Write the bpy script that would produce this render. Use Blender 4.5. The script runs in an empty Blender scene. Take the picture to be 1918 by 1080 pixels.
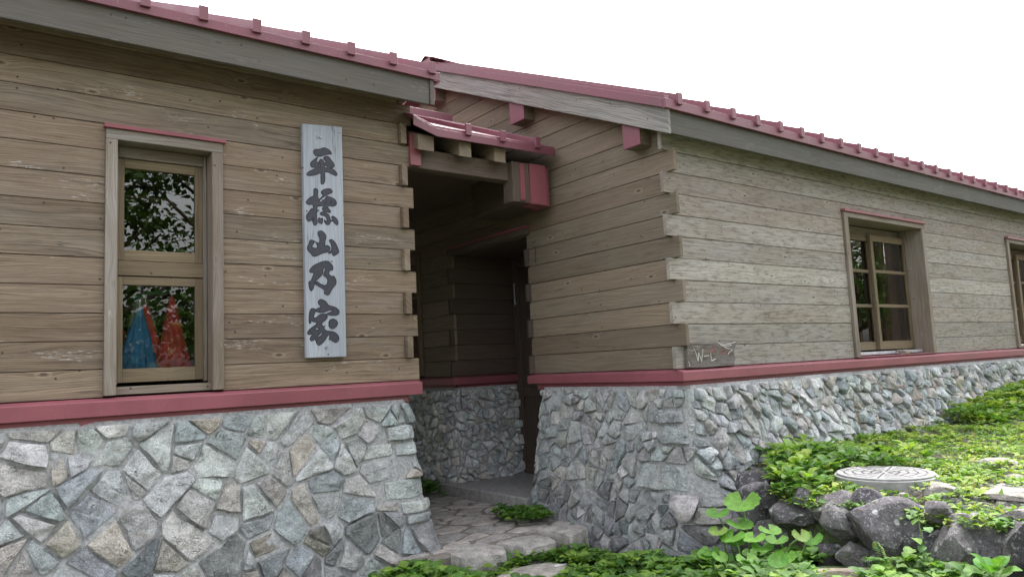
import bpy, bmesh, math, random
import numpy as np
from mathutils import Vector, Matrix, noise

C = bpy.context.scene
R = math.radians
# ------------------------------------------------------------------ camera (world origin is the photographer's eye)
cam_d = bpy.data.cameras.new('camera'); cam = bpy.data.objects.new('camera', cam_d); C.collection.objects.link(cam)
Fv = Vector((0.60643672, 0.7883541, 0.10359693)); Rv = Vector((0.79473191, -0.60509649, -0.0475334)); Uv = Vector((-0.02521299, -0.11115778, 0.99348289))
m = Matrix.Identity(4)
for i in range(3):
    m[i][0] = Rv[i]; m[i][1] = Uv[i]; m[i][2] = -Fv[i]
cam.matrix_world = m
cam_d.sensor_width = 36; cam_d.lens = 36*1392.7/1918; cam_d.clip_start = .05; cam_d.clip_end = 2000
C.camera = cam
# ------------------------------------------------------------------ world, sun, exposure: a bright overcast sky
SUN_EL, SUN_AZ = 54, 62      # azimuth of the sun measured from +Y clockwise
w = bpy.data.worlds.new('World'); C.world = w; w.use_nodes = True
nt = w.node_tree; nt.nodes.clear()
sky = nt.nodes.new('ShaderNodeTexSky'); sky.sky_type = 'NISHITA'; sky.sun_disc = False
sky.sun_elevation = R(SUN_EL); sky.sun_rotation = R(SUN_AZ); sky.air_density = 1.6; sky.dust_density = 6; sky.ozone_density = 1
hs = nt.nodes.new('ShaderNodeHueSaturation'); hs.inputs['Saturation'].default_value = .22; hs.inputs['Value'].default_value = 1.35
bg = nt.nodes.new('ShaderNodeBackground'); bg.inputs['Strength'].default_value = .15
wo = nt.nodes.new('ShaderNodeOutputWorld')
nt.links.new(sky.outputs[0], hs.inputs['Color']); nt.links.new(hs.outputs[0], bg.inputs['Color']); nt.links.new(bg.outputs[0], wo.inputs[0])
sd = bpy.data.lights.new('sun', 'SUN'); sd.energy = .5; sd.angle = R(30); sd.color = (1, .97, .93)
so = bpy.data.objects.new('sun', sd); C.collection.objects.link(so)
sdir = Vector((math.sin(R(SUN_AZ))*math.cos(R(SUN_EL)), math.cos(R(SUN_AZ))*math.cos(R(SUN_EL)), math.sin(R(SUN_EL))))
so.rotation_euler = sdir.to_track_quat('Z', 'Y').to_euler()
C.view_settings.view_transform = 'Standard'; C.view_settings.look = 'None'; C.view_settings.gamma = 1
C.view_settings.exposure = 1.62

# ------------------------------------------------------------------ constants of the place (metres)
DL, DR, G = 5.103, 3.730, 4.459         # left front wall, right front wall, gable wall
ZL, ZR, BH = -.0707, -.0823, .17        # first board joint, board height
rng = random.Random(7)

# ------------------------------------------------------------------ materials
def mat(name):
    mt = bpy.data.materials.new(name); mt.use_nodes = True
    nt = mt.node_tree; b = nt.nodes['Principled BSDF']
    return mt, nt, b
class NN:
    def __init__(s, nt): s.nt = nt
    def n(s, t, **k):
        x = s.nt.nodes.new('ShaderNode'+t)
        for a, v in k.items(): setattr(x, a, v)
        return x
    def set(s, sock, v):
        if isinstance(v, bpy.types.NodeSocket): s.nt.links.new(v, sock)
        else: sock.default_value = v
    def math(s, op, a, b=0., c=0.):
        x = s.n('Math', operation=op); s.set(x.inputs[0], a); s.set(x.inputs[1], b); s.set(x.inputs[2], c); return x.outputs[0]
    def mix(s, f, a, b, mode='MIX'):
        x = s.n('Mix', data_type='RGBA', blend_type=mode); s.set(x.inputs[0], f)
        s.set(x.inputs[6], a if isinstance(a, bpy.types.NodeSocket) else (*a, 1)); s.set(x.inputs[7], b if isinstance(b, bpy.types.NodeSocket) else (*b, 1)); return x.outputs[2]
    def xyz(s, x, y, z):
        c = s.n('CombineXYZ'); s.set(c.inputs[0], x); s.set(c.inputs[1], y); s.set(c.inputs[2], z); return c.outputs[0]
    def noise(s, v, scale=1, detail=3, rough=.55, dist=0):
        x = s.n('TexNoise'); s.set(x.inputs['Vector'], v); s.set(x.inputs['Scale'], scale); s.set(x.inputs['Detail'], detail); s.set(x.inputs['Roughness'], rough); s.set(x.inputs['Distortion'], dist); return x.outputs[0]
    def ss(s, v, a, b, lo=0., hi=1.):
        x = s.n('MapRange', interpolation_type='SMOOTHSTEP'); s.set(x.inputs[0], v); s.set(x.inputs[1], a); s.set(x.inputs[2], b); s.set(x.inputs[3], lo); s.set(x.inputs[4], hi); return x.outputs[0]
    def vor(s, v, scale=1):
        x = s.n('TexVoronoi'); s.set(x.inputs['Vector'], v); s.set(x.inputs['Scale'], scale); return x.outputs[0]
    def attr(s, name='Col'):
        return s.n('Attribute', attribute_name=name).outputs
    def bump(s, h, strength, dist, b):
        x = s.n('Bump'); s.set(x.inputs['Strength'], strength); s.set(x.inputs['Distance'], dist); s.set(x.inputs['Height'], h); s.nt.links.new(x.outputs[0], b.inputs['Normal'])

def wood(name, dark, light, grey, greyamt=.5, flake=.5, knots=1., mottle=.0, rough=.72, contrast=1.):
    mt, nt, b = mat(name); q = NN(nt)
    uv = q.n('UVMap').outputs[0]; sp = q.n('SeparateXYZ'); nt.links.new(uv, sp.inputs[0]); u, v = sp.outputs[0], sp.outputs[1]
    ca = q.attr()[0]; sc = q.n('SeparateColor'); nt.links.new(ca, sc.inputs[0]); r, g, bb = sc.outputs
    u0 = q.math('MULTIPLY_ADD', r, 50., u); v0 = q.math('MULTIPLY_ADD', g, 20., v)
    # knots
    kv = q.n('TexVoronoi', voronoi_dimensions='2D'); q.set(kv.inputs['Scale'], 1.); nt.links.new(q.xyz(q.math('MULTIPLY', u0, 2.2), q.math('MULTIPLY', v0, 5.2), 0.), kv.inputs['Vector'])
    kd = kv.outputs['Distance']
    kc = q.n('SeparateColor'); nt.links.new(kv.outputs['Color'], kc.inputs[0])
    kon = q.math('GREATER_THAN', kc.outputs[0], .76)
    infl = q.math('MULTIPLY', q.ss(kd, .34, .0), kon)
    # cathedral figure
    wn = q.noise(q.xyz(q.math('MULTIPLY', u0, 1.1), q.math('MULTIPLY', v0, 7.), 0.), 1., 2., .5)
    v1 = q.math('ADD', v0, q.math('MULTIPLY', q.math('SUBTRACT', wn, .5), .10))
    v1 = q.math('ADD', v1, q.math('MULTIPLY', infl, .022))
    ring = q.math('MULTIPLY_ADD', q.math('SINE', q.math('MULTIPLY', v1, 480.)), .5, .5)
    ring = q.math('POWER', ring, 1.6)
    streak = q.noise(q.xyz(q.math('MULTIPLY', u0, 2.2), q.math('MULTIPLY', v1, 95.), r), 1., 4., .62)
    fine = q.noise(q.xyz(q.math('MULTIPLY', u0, 9.), q.math('MULTIPLY', v0, 330.), g), 1., 2., .6)
    fig = q.ss(q.noise(q.xyz(q.math('MULTIPLY', u0, .8), q.math('MULTIPLY', v0, 3.), 4.), 1., 1.), .38, .62)
    s1 = q.math('ADD', q.math('MULTIPLY', q.ss(streak, .3, .7), .62), q.math('MULTIPLY', q.math('MULTIPLY', ring, fig), .30))
    s1 = q.math('ADD', s1, q.math('MULTIPLY', fine, .22))
    s1 = q.math('MULTIPLY_ADD', q.math('SUBTRACT', s1, .5), contrast, .5)
    col = q.mix(s1, dark, light)
    gm = q.ss(q.noise(q.xyz(q.math('MULTIPLY', u0, 1.3), q.math('MULTIPLY', v0, 6.), r), 1., 4., .6), .35, .7, 0., greyamt)
    col = q.mix(gm, col, q.mix(s1, tuple(c*.62 for c in grey), grey))
    if mottle:
        mo = q.ss(q.noise(q.xyz(q.math('MULTIPLY', u0, 9.), q.math('MULTIPLY', v0, 42.), r), 1., 4., .65), .46, .68, 0., mottle)
        col = q.mix(mo, col, tuple(c*.45 for c in dark))
    # board to board brightness
    br = q.math('MULTIPLY_ADD', bb, .42, .80)
    col = q.mix(1., col, q.xyz(br, br, br), 'MULTIPLY')
    red = q.math('MULTIPLY', g, .18); col = q.mix(red, col, (.25, .14, .09))
    # knot cores and nail holes
    core = q.math('MULTIPLY', q.math('MULTIPLY', q.ss(kd, .055, .03), kon), knots); col = q.mix(q.math('MULTIPLY', core, .75), col, (.06, .045, .035))
    halo = q.math('MULTIPLY', q.math('MULTIPLY', q.ss(q.math('ABSOLUTE', q.math('SUBTRACT', kd, .085)), .03, .0), kon), .35*knots); col = q.mix(halo, col, tuple(min(1, c*1.5) for c in light))
    # hairline splits along the grain, nail holes
    cn = q.noise(q.xyz(q.math('MULTIPLY', u0, .9), q.math('MULTIPLY', v0, 26.), 7.), 1., 3., .5)
    ck = q.math('MULTIPLY', q.ss(q.math('ABSOLUTE', q.math('SUBTRACT', cn, .5)), .012, .0), q.ss(q.noise(q.xyz(q.math('MULTIPLY', u0, 1.4), q.math('MULTIPLY', v0, 4.), 2.), 1., 1.), .54, .62)); col = q.mix(q.math('MULTIPLY', ck, .7), col, (.045, .035, .03))
    nh = q.n('TexVoronoi', voronoi_dimensions='2D'); q.set(nh.inputs['Scale'], 1.); nt.links.new(q.xyz(q.math('MULTIPLY', u0, 3.1), q.math('MULTIPLY', v0, 3.1), 0.), nh.inputs['Vector']); col = q.mix(q.ss(nh.outputs['Distance'], .026, .016, 0., .85), col, (.035, .028, .025))
    # flaking pale film
    fm = q.ss(q.noise(q.xyz(q.math('MULTIPLY', u0, 2.1), q.math('MULTIPLY', v0, 7.), 9.), 1., 3., .7), .58, .68)
    ff = q.ss(q.noise(q.xyz(q.math('MULTIPLY', u0, 15.), q.math('MULTIPLY', v0, 170.), 3.), 1., 5., .75), .55, .60)
    fl = q.math('MULTIPLY', q.math('MULTIPLY', fm, ff), flake); col = q.mix(fl, col, (.60, .57, .56))
    nt.links.new(col, b.inputs['Base Color']); b.inputs['Roughness'].default_value = rough
    b.inputs['Specular IOR Level'].default_value = .35
    q.bump(q.math('ADD', q.math('ADD', streak, q.math('MULTIPLY', ring, .3)), q.math('MULTIPLY', core, -1.)), .35, .004, b)
    return mt

M = {}
M['wood_left'] = wood('wood_left', (.122, .088, .062), (.305, .236, .174), (.29, .255, .218), .45, .95, 1., .2, contrast=1.25)
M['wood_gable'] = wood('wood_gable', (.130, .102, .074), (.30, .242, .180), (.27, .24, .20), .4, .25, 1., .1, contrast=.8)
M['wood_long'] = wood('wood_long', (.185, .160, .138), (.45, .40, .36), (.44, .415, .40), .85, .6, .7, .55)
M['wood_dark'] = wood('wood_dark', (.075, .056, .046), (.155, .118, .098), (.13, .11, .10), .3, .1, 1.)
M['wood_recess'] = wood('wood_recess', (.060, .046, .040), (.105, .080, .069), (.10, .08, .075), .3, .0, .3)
M['wood_fascia'] = wood('wood_fascia', (.082, .076, .068), (.138, .130, .118), (.15, .147, .145), .7, .35, .5)
M['wood_barge'] = wood('wood_barge', (.13, .122, .112), (.36, .342, .32), (.30, .29, .285), .6, .10, .6, contrast=1.3)
M['wood_frame'] = wood('wood_frame', (.125, .100, .078), (.28, .235, .19), (.34, .315, .30), .75, .7, .2)
M['wood_sash'] = wood('wood_sash', (.125, .095, .058), (.235, .185, .12), (.22, .18, .13), .3, .1, 0.)
M['wood_end'] = wood('wood_end', (.15, .11, .08), (.30, .235, .18), (.28, .24, .2), .4, .4, 0.)
M['sign'] = wood('sign_wood', (.30, .33, .40), (.50, .54, .62), (.42, .46, .54), .7, .0, .3, contrast=.9)

def red_mat(name, c, rough=.38, spec=.5):
    mt, nt, b = mat(name); q = NN(nt); co = q.n('TexCoord').outputs['Object']
    n1 = q.noise(co, 2.2, 4, .6); n2 = q.noise(co, 60., 3, .6)
    col = q.mix(q.ss(n1, .3, .7), tuple(x*.86 for x in c), tuple(min(1, x*1.1) for x in c))
    col = q.mix(q.ss(n2, .62, .75, 0., .25), col, (.55, .42, .42))
    sx = q.n('SeparateXYZ'); nt.links.new(co, sx.inputs[0]); dr_ = q.noise(q.xyz(q.math('MULTIPLY', q.math('ADD', sx.outputs[0], sx.outputs[1]), 22.), 0., q.math('MULTIPLY', sx.outputs[2], 3.)), 1., 4., .7); col = q.mix(q.ss(dr_, .55, .75, 0., .45), col, (.16, .085, .08))
    nt.links.new(col, b.inputs['Base Color']); q.set(b.inputs['Roughness'], q.ss(n1, .2, .8, rough-.06, rough+.12)); b.inputs['Specular IOR Level'].default_value = spec
    q.bump(n1, .08, .01, b); return mt
M['red'] = red_mat('red_metal', (.28, .085, .108), .45, .45)
M['red_roof'] = red_mat('red_roof_metal', (.20, .062, .088), .46, .6)

def simple(name, c, rough=.6, metal=0., nscale=30., var=.25, bump=.2, spec=.5):
    mt, nt, b = mat(name); q = NN(nt); co = q.n('TexCoord').outputs['Object']; n1 = q.noise(co, nscale, 5, .65)
    col = q.mix(q.ss(n1, .25, .75), tuple(x*(1-var) for x in c), tuple(min(1, x*(1+var)) for x in c))
    nt.links.new(col, b.inputs['Base Color']); b.inputs['Roughness'].default_value = rough; b.inputs['Metallic'].default_value = metal; b.inputs['Specular IOR Level'].default_value = spec
    if bump: q.bump(n1, bump, .01, b)
    return mt
M['carve'] = simple('carved_paint', (.045, .046, .062), .6, nscale=90, var=.6)
M['carve_shade'] = simple('carved_edge_shade', (.012, .014, .030), .6)  # near-black rim colour stands in for shadow along the carved strokes
M['concrete'] = simple('concrete', (.34, .33, .33), .85, nscale=18, var=.22)
M['cover'] = simple('cover_concrete', (.30, .295, .30), .8, nscale=25, var=.2)
M['groove'] = simple('groove', (.05, .048, .05), .9)
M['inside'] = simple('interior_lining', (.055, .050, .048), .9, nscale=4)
M['alu'] = simple('aluminium', (.62, .62, .66), .4, .3, bump=0)
M['white_paint'] = simple('white_paint', (.78, .76, .76), .6, bump=.4)
M['red_paint'] = simple('red_paint', (.50, .10, .14), .6)
M['blue_cloth'] = simple('blue_cloth', (.06, .34, .74), .6, nscale=12, var=.3)
M['red_cloth'] = simple('red_cloth', (.80, .055, .07), .6, nscale=12, var=.3)
M['clear_cloth'] = simple('pale_cloth', (.30, .36, .36), .35, nscale=12)
M['green_plastic'] = simple('green_plastic', (.02, .26, .14), .4)
M['curtain'] = simple('curtain', (.16, .085, .07), .9, nscale=8)
M['steel'] = simple('steel', (.35, .35, .36), .35, .9)
M['log'] = wood('log_wood', (.16, .12, .09), (.46, .38, .30), (.4, .36, .32), .5, .2, .2)
M['bark'] = simple('bark', (.10, .075, .05), .9, nscale=14, var=.4, bump=.6)
M['stem'] = simple('stem', (.10, .19, .05), .6)

def stone_mat(name, bumpst=.6, attr=True, base=(.3, .3, .3), lichen=0.):
    mt, nt, b = mat(name); q = NN(nt); co = q.n('TexCoord').outputs['Object']
    col = q.attr()[0]
    n1 = q.noise(co, 11., 6, .68); n2 = q.noise(co, 55., 5, .72); n3 = q.noise(co, 4.5, 4, .6, .6); n4 = q.noise(co, 120., 3, .7)
    k = q.ss(n1, .25, .75, .60, 1.30); col = q.mix(1., col, q.xyz(k, k, k), 'MULTIPLY')
    k2 = q.ss(n4, .3, .7, .72, 1.25); col = q.mix(1., col, q.xyz(k2, k2, k2), 'MULTIPLY')
    col = q.mix(q.ss(n2, .57, .68, 0., .55), col, (.68, .69, .69)); col = q.mix(q.ss(n2, .42, .33, 0., .60), col, (.09, .09, .10))
    # thin dark fissures
    wv = q.noise(co, 9., 3, .55, 1.2); fi = q.math('MULTIPLY', q.ss(q.math('ABSOLUTE', q.math('SUBTRACT', wv, .5)), .010, .0), q.ss(q.noise(co, 6., 2), .50, .58)); col = q.mix(q.math('MULTIPLY', fi, .75), col, (.06, .06, .065))
    col = q.mix(q.ss(n3, .60, .74, 0., .38), col, (.27, .18, .12))
    col = q.mix(q.ss(q.noise(co, 7., 4, .6, 1.), .62, .72, 0., .35), col, (.24, .26, .21))
    if lichen:
        n5 = q.noise(co, 26., 5, .7, .4); col = q.mix(q.ss(n5, .59, .64, 0., lichen), col, (.42, .42, .44))
        vd = q.vor(co, 9.); col = q.mix(q.ss(vd, .17, .12, 0., .75), col, (.50, .51, .50))
        sp = q.n('SeparateXYZ'); nt.links.new(q.n('NewGeometry').outputs['Normal'], sp.inputs[0]); mo = q.math('MULTIPLY', q.ss(sp.outputs[2], .55, .95), q.ss(n3, .50, .58)); col = q.mix(q.math('MULTIPLY', mo, .6), col, (.10, .13, .04))
    nt.links.new(col, b.inputs['Base Color']); b.inputs['Roughness'].default_value = .88; b.inputs['Specular IOR Level'].default_value = .3
    q.bump(q.math('ADD', q.math('ADD', q.math('MULTIPLY', n1, 1.), q.math('MULTIPLY', n2, .7)), q.math('MULTIPLY', fi, -.6)), bumpst, .016, b)
    return mt
M['stone'] = stone_mat('stone', .8); M['boulder'] = stone_mat('boulder', .8, True, lichen=.5)
M['mortar'] = simple('mortar', (.37, .37, .38), .95, nscale=45, var=.35, bump=.7)

def leaf_mat():
    mt, nt, b = mat('leaf'); q = NN(nt); col = q.attr()[0]
    uv = q.n('UVMap').outputs[0]; sp = q.n('SeparateXYZ'); nt.links.new(uv, sp.inputs[0]); u, v = sp.outputs[0], sp.outputs[1]
    mid = q.ss(q.math('ABSOLUTE', q.math('SUBTRACT', v, .5)), .045, .015)
    side = q.math('SINE', q.math('MULTIPLY', q.math('SUBTRACT', u, q.math('MULTIPLY', q.math('ABSOLUTE', q.math('SUBTRACT', v, .5)), .7)), 46.))
    vein = q.math('MAXIMUM', mid, q.ss(side, .86, 1., 0., .6))
    col = q.mix(q.math('MULTIPLY', vein, .35), col, (.34, .46, .18))
    nn = q.noise(q.n('TexCoord').outputs['Object'], 35., 3, .6); k = q.ss(nn, .3, .7, .75, 1.2); col = q.mix(1., col, q.xyz(k, k, k), 'MULTIPLY')
    nt.links.new(col, b.inputs['Base Color']); b.inputs['Roughness'].default_value = .58; b.inputs['Specular IOR Level'].default_value = .28
    tr = q.n('BsdfTranslucent'); nt.links.new(q.mix(1., col, (1.3, 1.5, .6), 'MULTIPLY'), tr.inputs[0])
    ms = q.n('MixShader'); ms.inputs[0].default_value = .32; nt.links.new(b.outputs[0], ms.inputs[1]); nt.links.new(tr.outputs[0], ms.inputs[2])
    q.bump(vein, .4, .004, b)
    nt.links.new(ms.outputs[0], nt.nodes['Material Output'].inputs[0]); return mt
M['leaf'] = leaf_mat()

def glass_mat():
    mt, nt, b = mat('window_glass'); q = NN(nt); nt.nodes.remove(b)
    gl = q.n('BsdfGlossy'); gl.inputs['Roughness'].default_value = .004; gl.inputs['Color'].default_value = (1, 1, 1, 1)
    co = q.n('TexCoord').outputs['Object']; bp = q.n('Bump'); bp.inputs['Strength'].default_value = .04; bp.inputs['Distance'].default_value = .02; nt.links.new(q.noise(co, 2.5, 1), bp.inputs['Height']); nt.links.new(bp.outputs[0], gl.inputs['Normal'])
    tp = q.n('BsdfTransparent'); fr = q.n('Fresnel'); fr.inputs['IOR'].default_value = 2.05; ms = q.n('MixShader')
    nt.links.new(fr.outputs[0], ms.inputs[0]); nt.links.new(tp.outputs[0], ms.inputs[1]); nt.links.new(gl.outputs[0], ms.inputs[2]); nt.links.new(ms.outputs[0], nt.nodes['Material Output'].inputs[0]); return mt
M['glass'] = glass_mat()

def ground_mat():
    mt, nt, b = mat('ground'); q = NN(nt); co = q.n('TexCoord').outputs['Object']
    n1 = q.noise(co, 3., 5, .6); n2 = q.noise(co, 40., 5, .7)
    col = q.mix(q.ss(n2, .3, .7), (.050, .038, .028), (.16, .13, .10))
    col = q.mix(q.ss(n1, .42, .6, 0., .75), col, q.mix(q.ss(n2, .3, .7), (.03, .06, .015), (.10, .17, .04)))
    nt.links.new(col, b.inputs['Base Color']); b.inputs['Roughness'].default_value = .95; q.bump(n2, .9, .03, b); return mt
M['ground'] = ground_mat()

CHARS= [([[(2.1204, 1.6275), (2.1338, 1.6444), (2.1712, 1.6519), (2.2025, 1.6671), (2.2335, 1.6607), (2.251, 1.648), (2.2605, 1.6298), (2.2416, 1.6251), (2.2012, 1.6109), (2.1745, 1.5995), (2.1394, 1.5981), (2.1244, 1.611)], [(2.1523, 1.5905), (2.1212, 1.5636), (2.0991, 1.5416), (2.0965, 1.52), (2.1079, 1.5075), (2.121, 1.5113), (2.1308, 1.501), (2.0979, 1.482), (2.0694, 1.4595), (2.0713, 1.4441), (2.1058, 1.447), (2.1408, 1.4597), (2.1708, 1.4719), (2.1732, 1.4401), (2.1736, 1.4018), (2.1808, 1.3907), (2.1988, 1.4047), (2.2041, 1.4438), (2.2049, 1.4825), (2.2339, 1.486), (2.2604, 1.4763), (2.2871, 1.4675), (2.2999, 1.4746), (2.2945, 1.4934), (2.2747, 1.5105), (2.2525, 1.5185), (2.266, 1.5245), (2.2799, 1.5392), (2.2758, 1.5582), (2.254, 1.5835), (2.2366, 1.6028), (2.2188, 1.6047), (2.2009, 1.5958), (2.1983, 1.5804), (2.2157, 1.5655), (2.2109, 1.5498), (2.203, 1.5552), (2.1915, 1.5709), (2.1784, 1.5786), (2.1672, 1.5676), (2.158, 1.5514), (2.1427, 1.5516), (2.1432, 1.573)]], [[(2.1654, 1.5481), (2.1607, 1.5325), (2.163, 1.5179), (2.1705, 1.5188), (2.1696, 1.538)], [(2.2062, 1.5363), (2.2035, 1.5187), (2.2212, 1.5167), (2.2237, 1.5278)]]), ([[(2.1294, 1.3516), (2.1167, 1.3415), (2.114, 1.2977), (2.0851, 1.2791), (2.058, 1.2453), (2.0735, 1.2295), (2.1072, 1.231), (2.1083, 1.1964), (2.0977, 1.2006), (2.0759, 1.1727), (2.0596, 1.1506), (2.0574, 1.1264), (2.071, 1.1051), (2.0871, 1.1116), (2.0978, 1.1177), (2.1063, 1.0994), (2.1148, 1.0811), (2.1291, 1.0856), (2.1366, 1.1018), (2.1339, 1.1397), (2.1347, 1.178), (2.1529, 1.1935), (2.1386, 1.1922), (2.1391, 1.2166), (2.1446, 1.2241), (2.1953, 1.2288), (2.1785, 1.2098), (2.1908, 1.1899), (2.2161, 1.1852), (2.2398, 1.1855), (2.2384, 1.2012), (2.2223, 1.2173), (2.23, 1.2356), (2.2612, 1.2333), (2.2836, 1.2442), (2.2896, 1.2625), (2.2808, 1.2829), (2.2553, 1.2963), (2.2188, 1.3032), (2.2038, 1.2858), (2.1926, 1.2724), (2.1817, 1.2731), (2.1778, 1.2587), (2.1615, 1.2571), (2.1495, 1.2839), (2.1445, 1.3008), (2.147, 1.336), (2.1419, 1.3477)], [(2.1759, 1.3356), (2.198, 1.3521), (2.2274, 1.3605), (2.2495, 1.3594), (2.2593, 1.3392), (2.2339, 1.3241), (2.2043, 1.3052), (2.1821, 1.2907), (2.16, 1.2692), (2.162, 1.2781), (2.1861, 1.3051), (2.1756, 1.3215)], [(2.1614, 1.1699), (2.1761, 1.1834), (2.2013, 1.1769), (2.2266, 1.1651), (2.2387, 1.138), (2.2381, 1.1099), (2.2249, 1.0931), (2.2067, 1.0952), (2.1961, 1.1066), (2.193, 1.1273), (2.2054, 1.1143), (2.2145, 1.1185), (2.2114, 1.1393), (2.1954, 1.1571), (2.172, 1.1586)], [(2.252, 1.1567), (2.2667, 1.1562), (2.2885, 1.1422), (2.299, 1.1184), (2.2948, 1.0969), (2.2765, 1.1042), (2.2604, 1.1223), (2.2438, 1.1192), (2.2421, 1.1243), (2.2606, 1.1328), (2.2517, 1.1462)], [(2.1461, 1.1269), (2.1553, 1.138), (2.1659, 1.1302), (2.1787, 1.1383), (2.1782, 1.1156), (2.1742, 1.0961), (2.1563, 1.0999), (2.1475, 1.1096)]], [[(2.2014, 1.261), (2.1992, 1.2432), (2.2082, 1.2406), (2.2068, 1.258)], [(2.2512, 1.2764), (2.2415, 1.2579), (2.2469, 1.2531), (2.2565, 1.2699)], [(2.1069, 1.1305), (2.1025, 1.1232), (2.1102, 1.117), (2.1133, 1.1276)]]), ([[(2.1623, 1.0417), (2.145, 1.034), (2.1419, 1.0147), (2.152, 0.9925), (2.1542, 0.9748), (2.1498, 0.9517), (2.1327, 0.9531), (2.1094, 0.9643), (2.0939, 0.9696), (2.0794, 0.9624), (2.0712, 0.9392), (2.0605, 0.9184), (2.0601, 0.9008), (2.0714, 0.8839), (2.0867, 0.8722), (2.0968, 0.8563), (2.1149, 0.8535), (2.136, 0.8609), (2.1626, 0.875), (2.1893, 0.8841), (2.2188, 0.8947), (2.2328, 0.9185), (2.225, 0.9308), (2.2091, 0.9375), (2.1943, 0.9315), (2.1952, 0.9699), (2.2025, 0.9985), (2.1989, 1.0162), (2.1873, 1.0307), (2.1742, 1.04)], [(2.2288, 0.9785), (2.2477, 0.9836), (2.2637, 0.9717), (2.2794, 0.9521), (2.291, 0.9245), (2.2998, 0.8966), (2.283, 0.8777), (2.2584, 0.8648), (2.2505, 0.8734), (2.2468, 0.8873), (2.2238, 0.8796), (2.2213, 0.8859), (2.2432, 0.9063), (2.2451, 0.9269), (2.2389, 0.9522), (2.2299, 0.9696)]], [[(2.1145, 0.9596), (2.0997, 0.9359), (2.0929, 0.9229), (2.1006, 0.9158), (2.124, 0.9121), (2.1347, 0.9203), (2.1324, 0.9379), (2.1249, 0.9552)]]), ([[(2.0735, 0.7468), (2.0857, 0.7673), (2.1099, 0.7885), (2.1431, 0.8044), (2.1795, 0.8191), (2.216, 0.8208), (2.234, 0.8057), (2.2489, 0.7859), (2.2483, 0.7611), (2.2267, 0.7529), (2.217, 0.7293), (2.241, 0.7113), (2.2563, 0.7133), (2.2726, 0.6848), (2.2703, 0.6556), (2.2545, 0.6377), (2.2355, 0.6111), (2.2165, 0.5789), (2.2013, 0.5757), (2.1804, 0.5868), (2.1809, 0.6127), (2.1188, 0.6483), (2.1192, 0.6655), (2.1341, 0.6674), (2.1488, 0.6549), (2.1907, 0.6432), (2.2063, 0.6653), (2.2083, 0.6856), (2.1981, 0.7026), (2.1788, 0.7164), (2.187, 0.7456), (2.193, 0.7733), (2.1759, 0.7639), (2.1715, 0.7305), (2.153, 0.7068), (2.1225, 0.6799), (2.107, 0.6508), (2.0944, 0.6134), (2.0751, 0.6101), (2.0669, 0.6383), (2.066, 0.6667), (2.0838, 0.6758), (2.0963, 0.7077), (2.1057, 0.7323), (2.0791, 0.7356)]], []), ([[(2.1513, 0.5417), (2.1347, 0.528), (2.1366, 0.5102), (2.1503, 0.4948), (2.1477, 0.4836), (2.1172, 0.47), (2.1192, 0.4545), (2.1586, 0.4481), (2.1916, 0.455), (2.2107, 0.4641), (2.2344, 0.4643), (2.2389, 0.4553), (2.1959, 0.4385), (2.2288, 0.4283), (2.2765, 0.4307), (2.2914, 0.4489), (2.2871, 0.4669), (2.2588, 0.487), (2.2115, 0.5), (2.1932, 0.5244), (2.1746, 0.5353)], [(2.0804, 0.4741), (2.108, 0.4722), (2.1075, 0.4478), (2.0953, 0.4168), (2.1113, 0.408), (2.1443, 0.4325), (2.1864, 0.4362), (2.2001, 0.4171), (2.1855, 0.3947), (2.1617, 0.377), (2.1566, 0.3592), (2.1703, 0.3458), (2.1822, 0.3547), (2.1725, 0.3392), (2.1838, 0.3191), (2.2166, 0.3121), (2.2496, 0.3051), (2.2777, 0.2824), (2.2841, 0.2509), (2.2621, 0.2311), (2.2385, 0.2405), (2.2199, 0.2519), (2.2081, 0.2544), (2.2157, 0.2743), (2.2066, 0.2877), (2.1945, 0.2745), (2.1775, 0.2482), (2.1489, 0.2222), (2.1302, 0.2138), (2.1167, 0.2273), (2.1034, 0.256), (2.078, 0.2455), (2.067, 0.2632), (2.0835, 0.2914), (2.0539, 0.2918), (2.052, 0.3115), (2.0776, 0.3376), (2.1102, 0.3594), (2.1175, 0.3749), (2.09, 0.3837), (2.0811, 0.3948), (2.0714, 0.3706), (2.0624, 0.3772), (2.0633, 0.4211), (2.0685, 0.452)], [(2.2136, 0.3858), (2.2376, 0.4014), (2.2613, 0.3947), (2.2776, 0.3767), (2.2698, 0.3497), (2.2359, 0.3298), (2.2126, 0.3456), (2.2108, 0.3679)]], [[(2.1191, 0.3417), (2.1071, 0.322), (2.135, 0.3261)], [(2.1463, 0.3128), (2.1436, 0.2973), (2.1223, 0.2755), (2.1315, 0.271), (2.1551, 0.2884), (2.1554, 0.3061)]])]
BOULDERS= [[4.041, 2.861, -0.862, 0.139, 0.139], [3.988, 2.643, -0.959, 0.237, 0.133], [4.045, 2.575, -0.854, 0.151, 0.088], [4.015, 2.401, -0.908, 0.237, 0.188], [3.979, 2.282, -0.975, 0.221, 0.224], [4.039, 2.206, -0.865, 0.171, 0.135], [3.997, 2.046, -0.942, 0.345, 0.221], [3.971, 1.915, -0.989, 0.153, 0.181], [4.043, 1.79, -0.859, 0.152, 0.108], [3.953, 1.695, -1.021, 0.234, 0.302], [4.029, 1.643, -0.884, 0.178, 0.1], [3.989, 1.561, -0.956, 0.143, 0.163], [3.991, 1.41, -0.952, 0.256, 0.261], [3.906, 2.207, -1.106, 0.155, 0.132], [3.903, 1.936, -1.112, 0.13, 0.119], [3.92, 1.842, -1.081, 0.117, 0.101], [3.894, 2.368, -1.128, 0.136, 0.124], [4.056, 1.463, -0.834, 0.142, 0.061], [3.917, 2.05, -1.087, 0.167, 0.139], [3.931, 1.528, -1.062, 0.15, 0.125], [3.971, 1.798, -0.99, 0.107, 0.16]]
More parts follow.
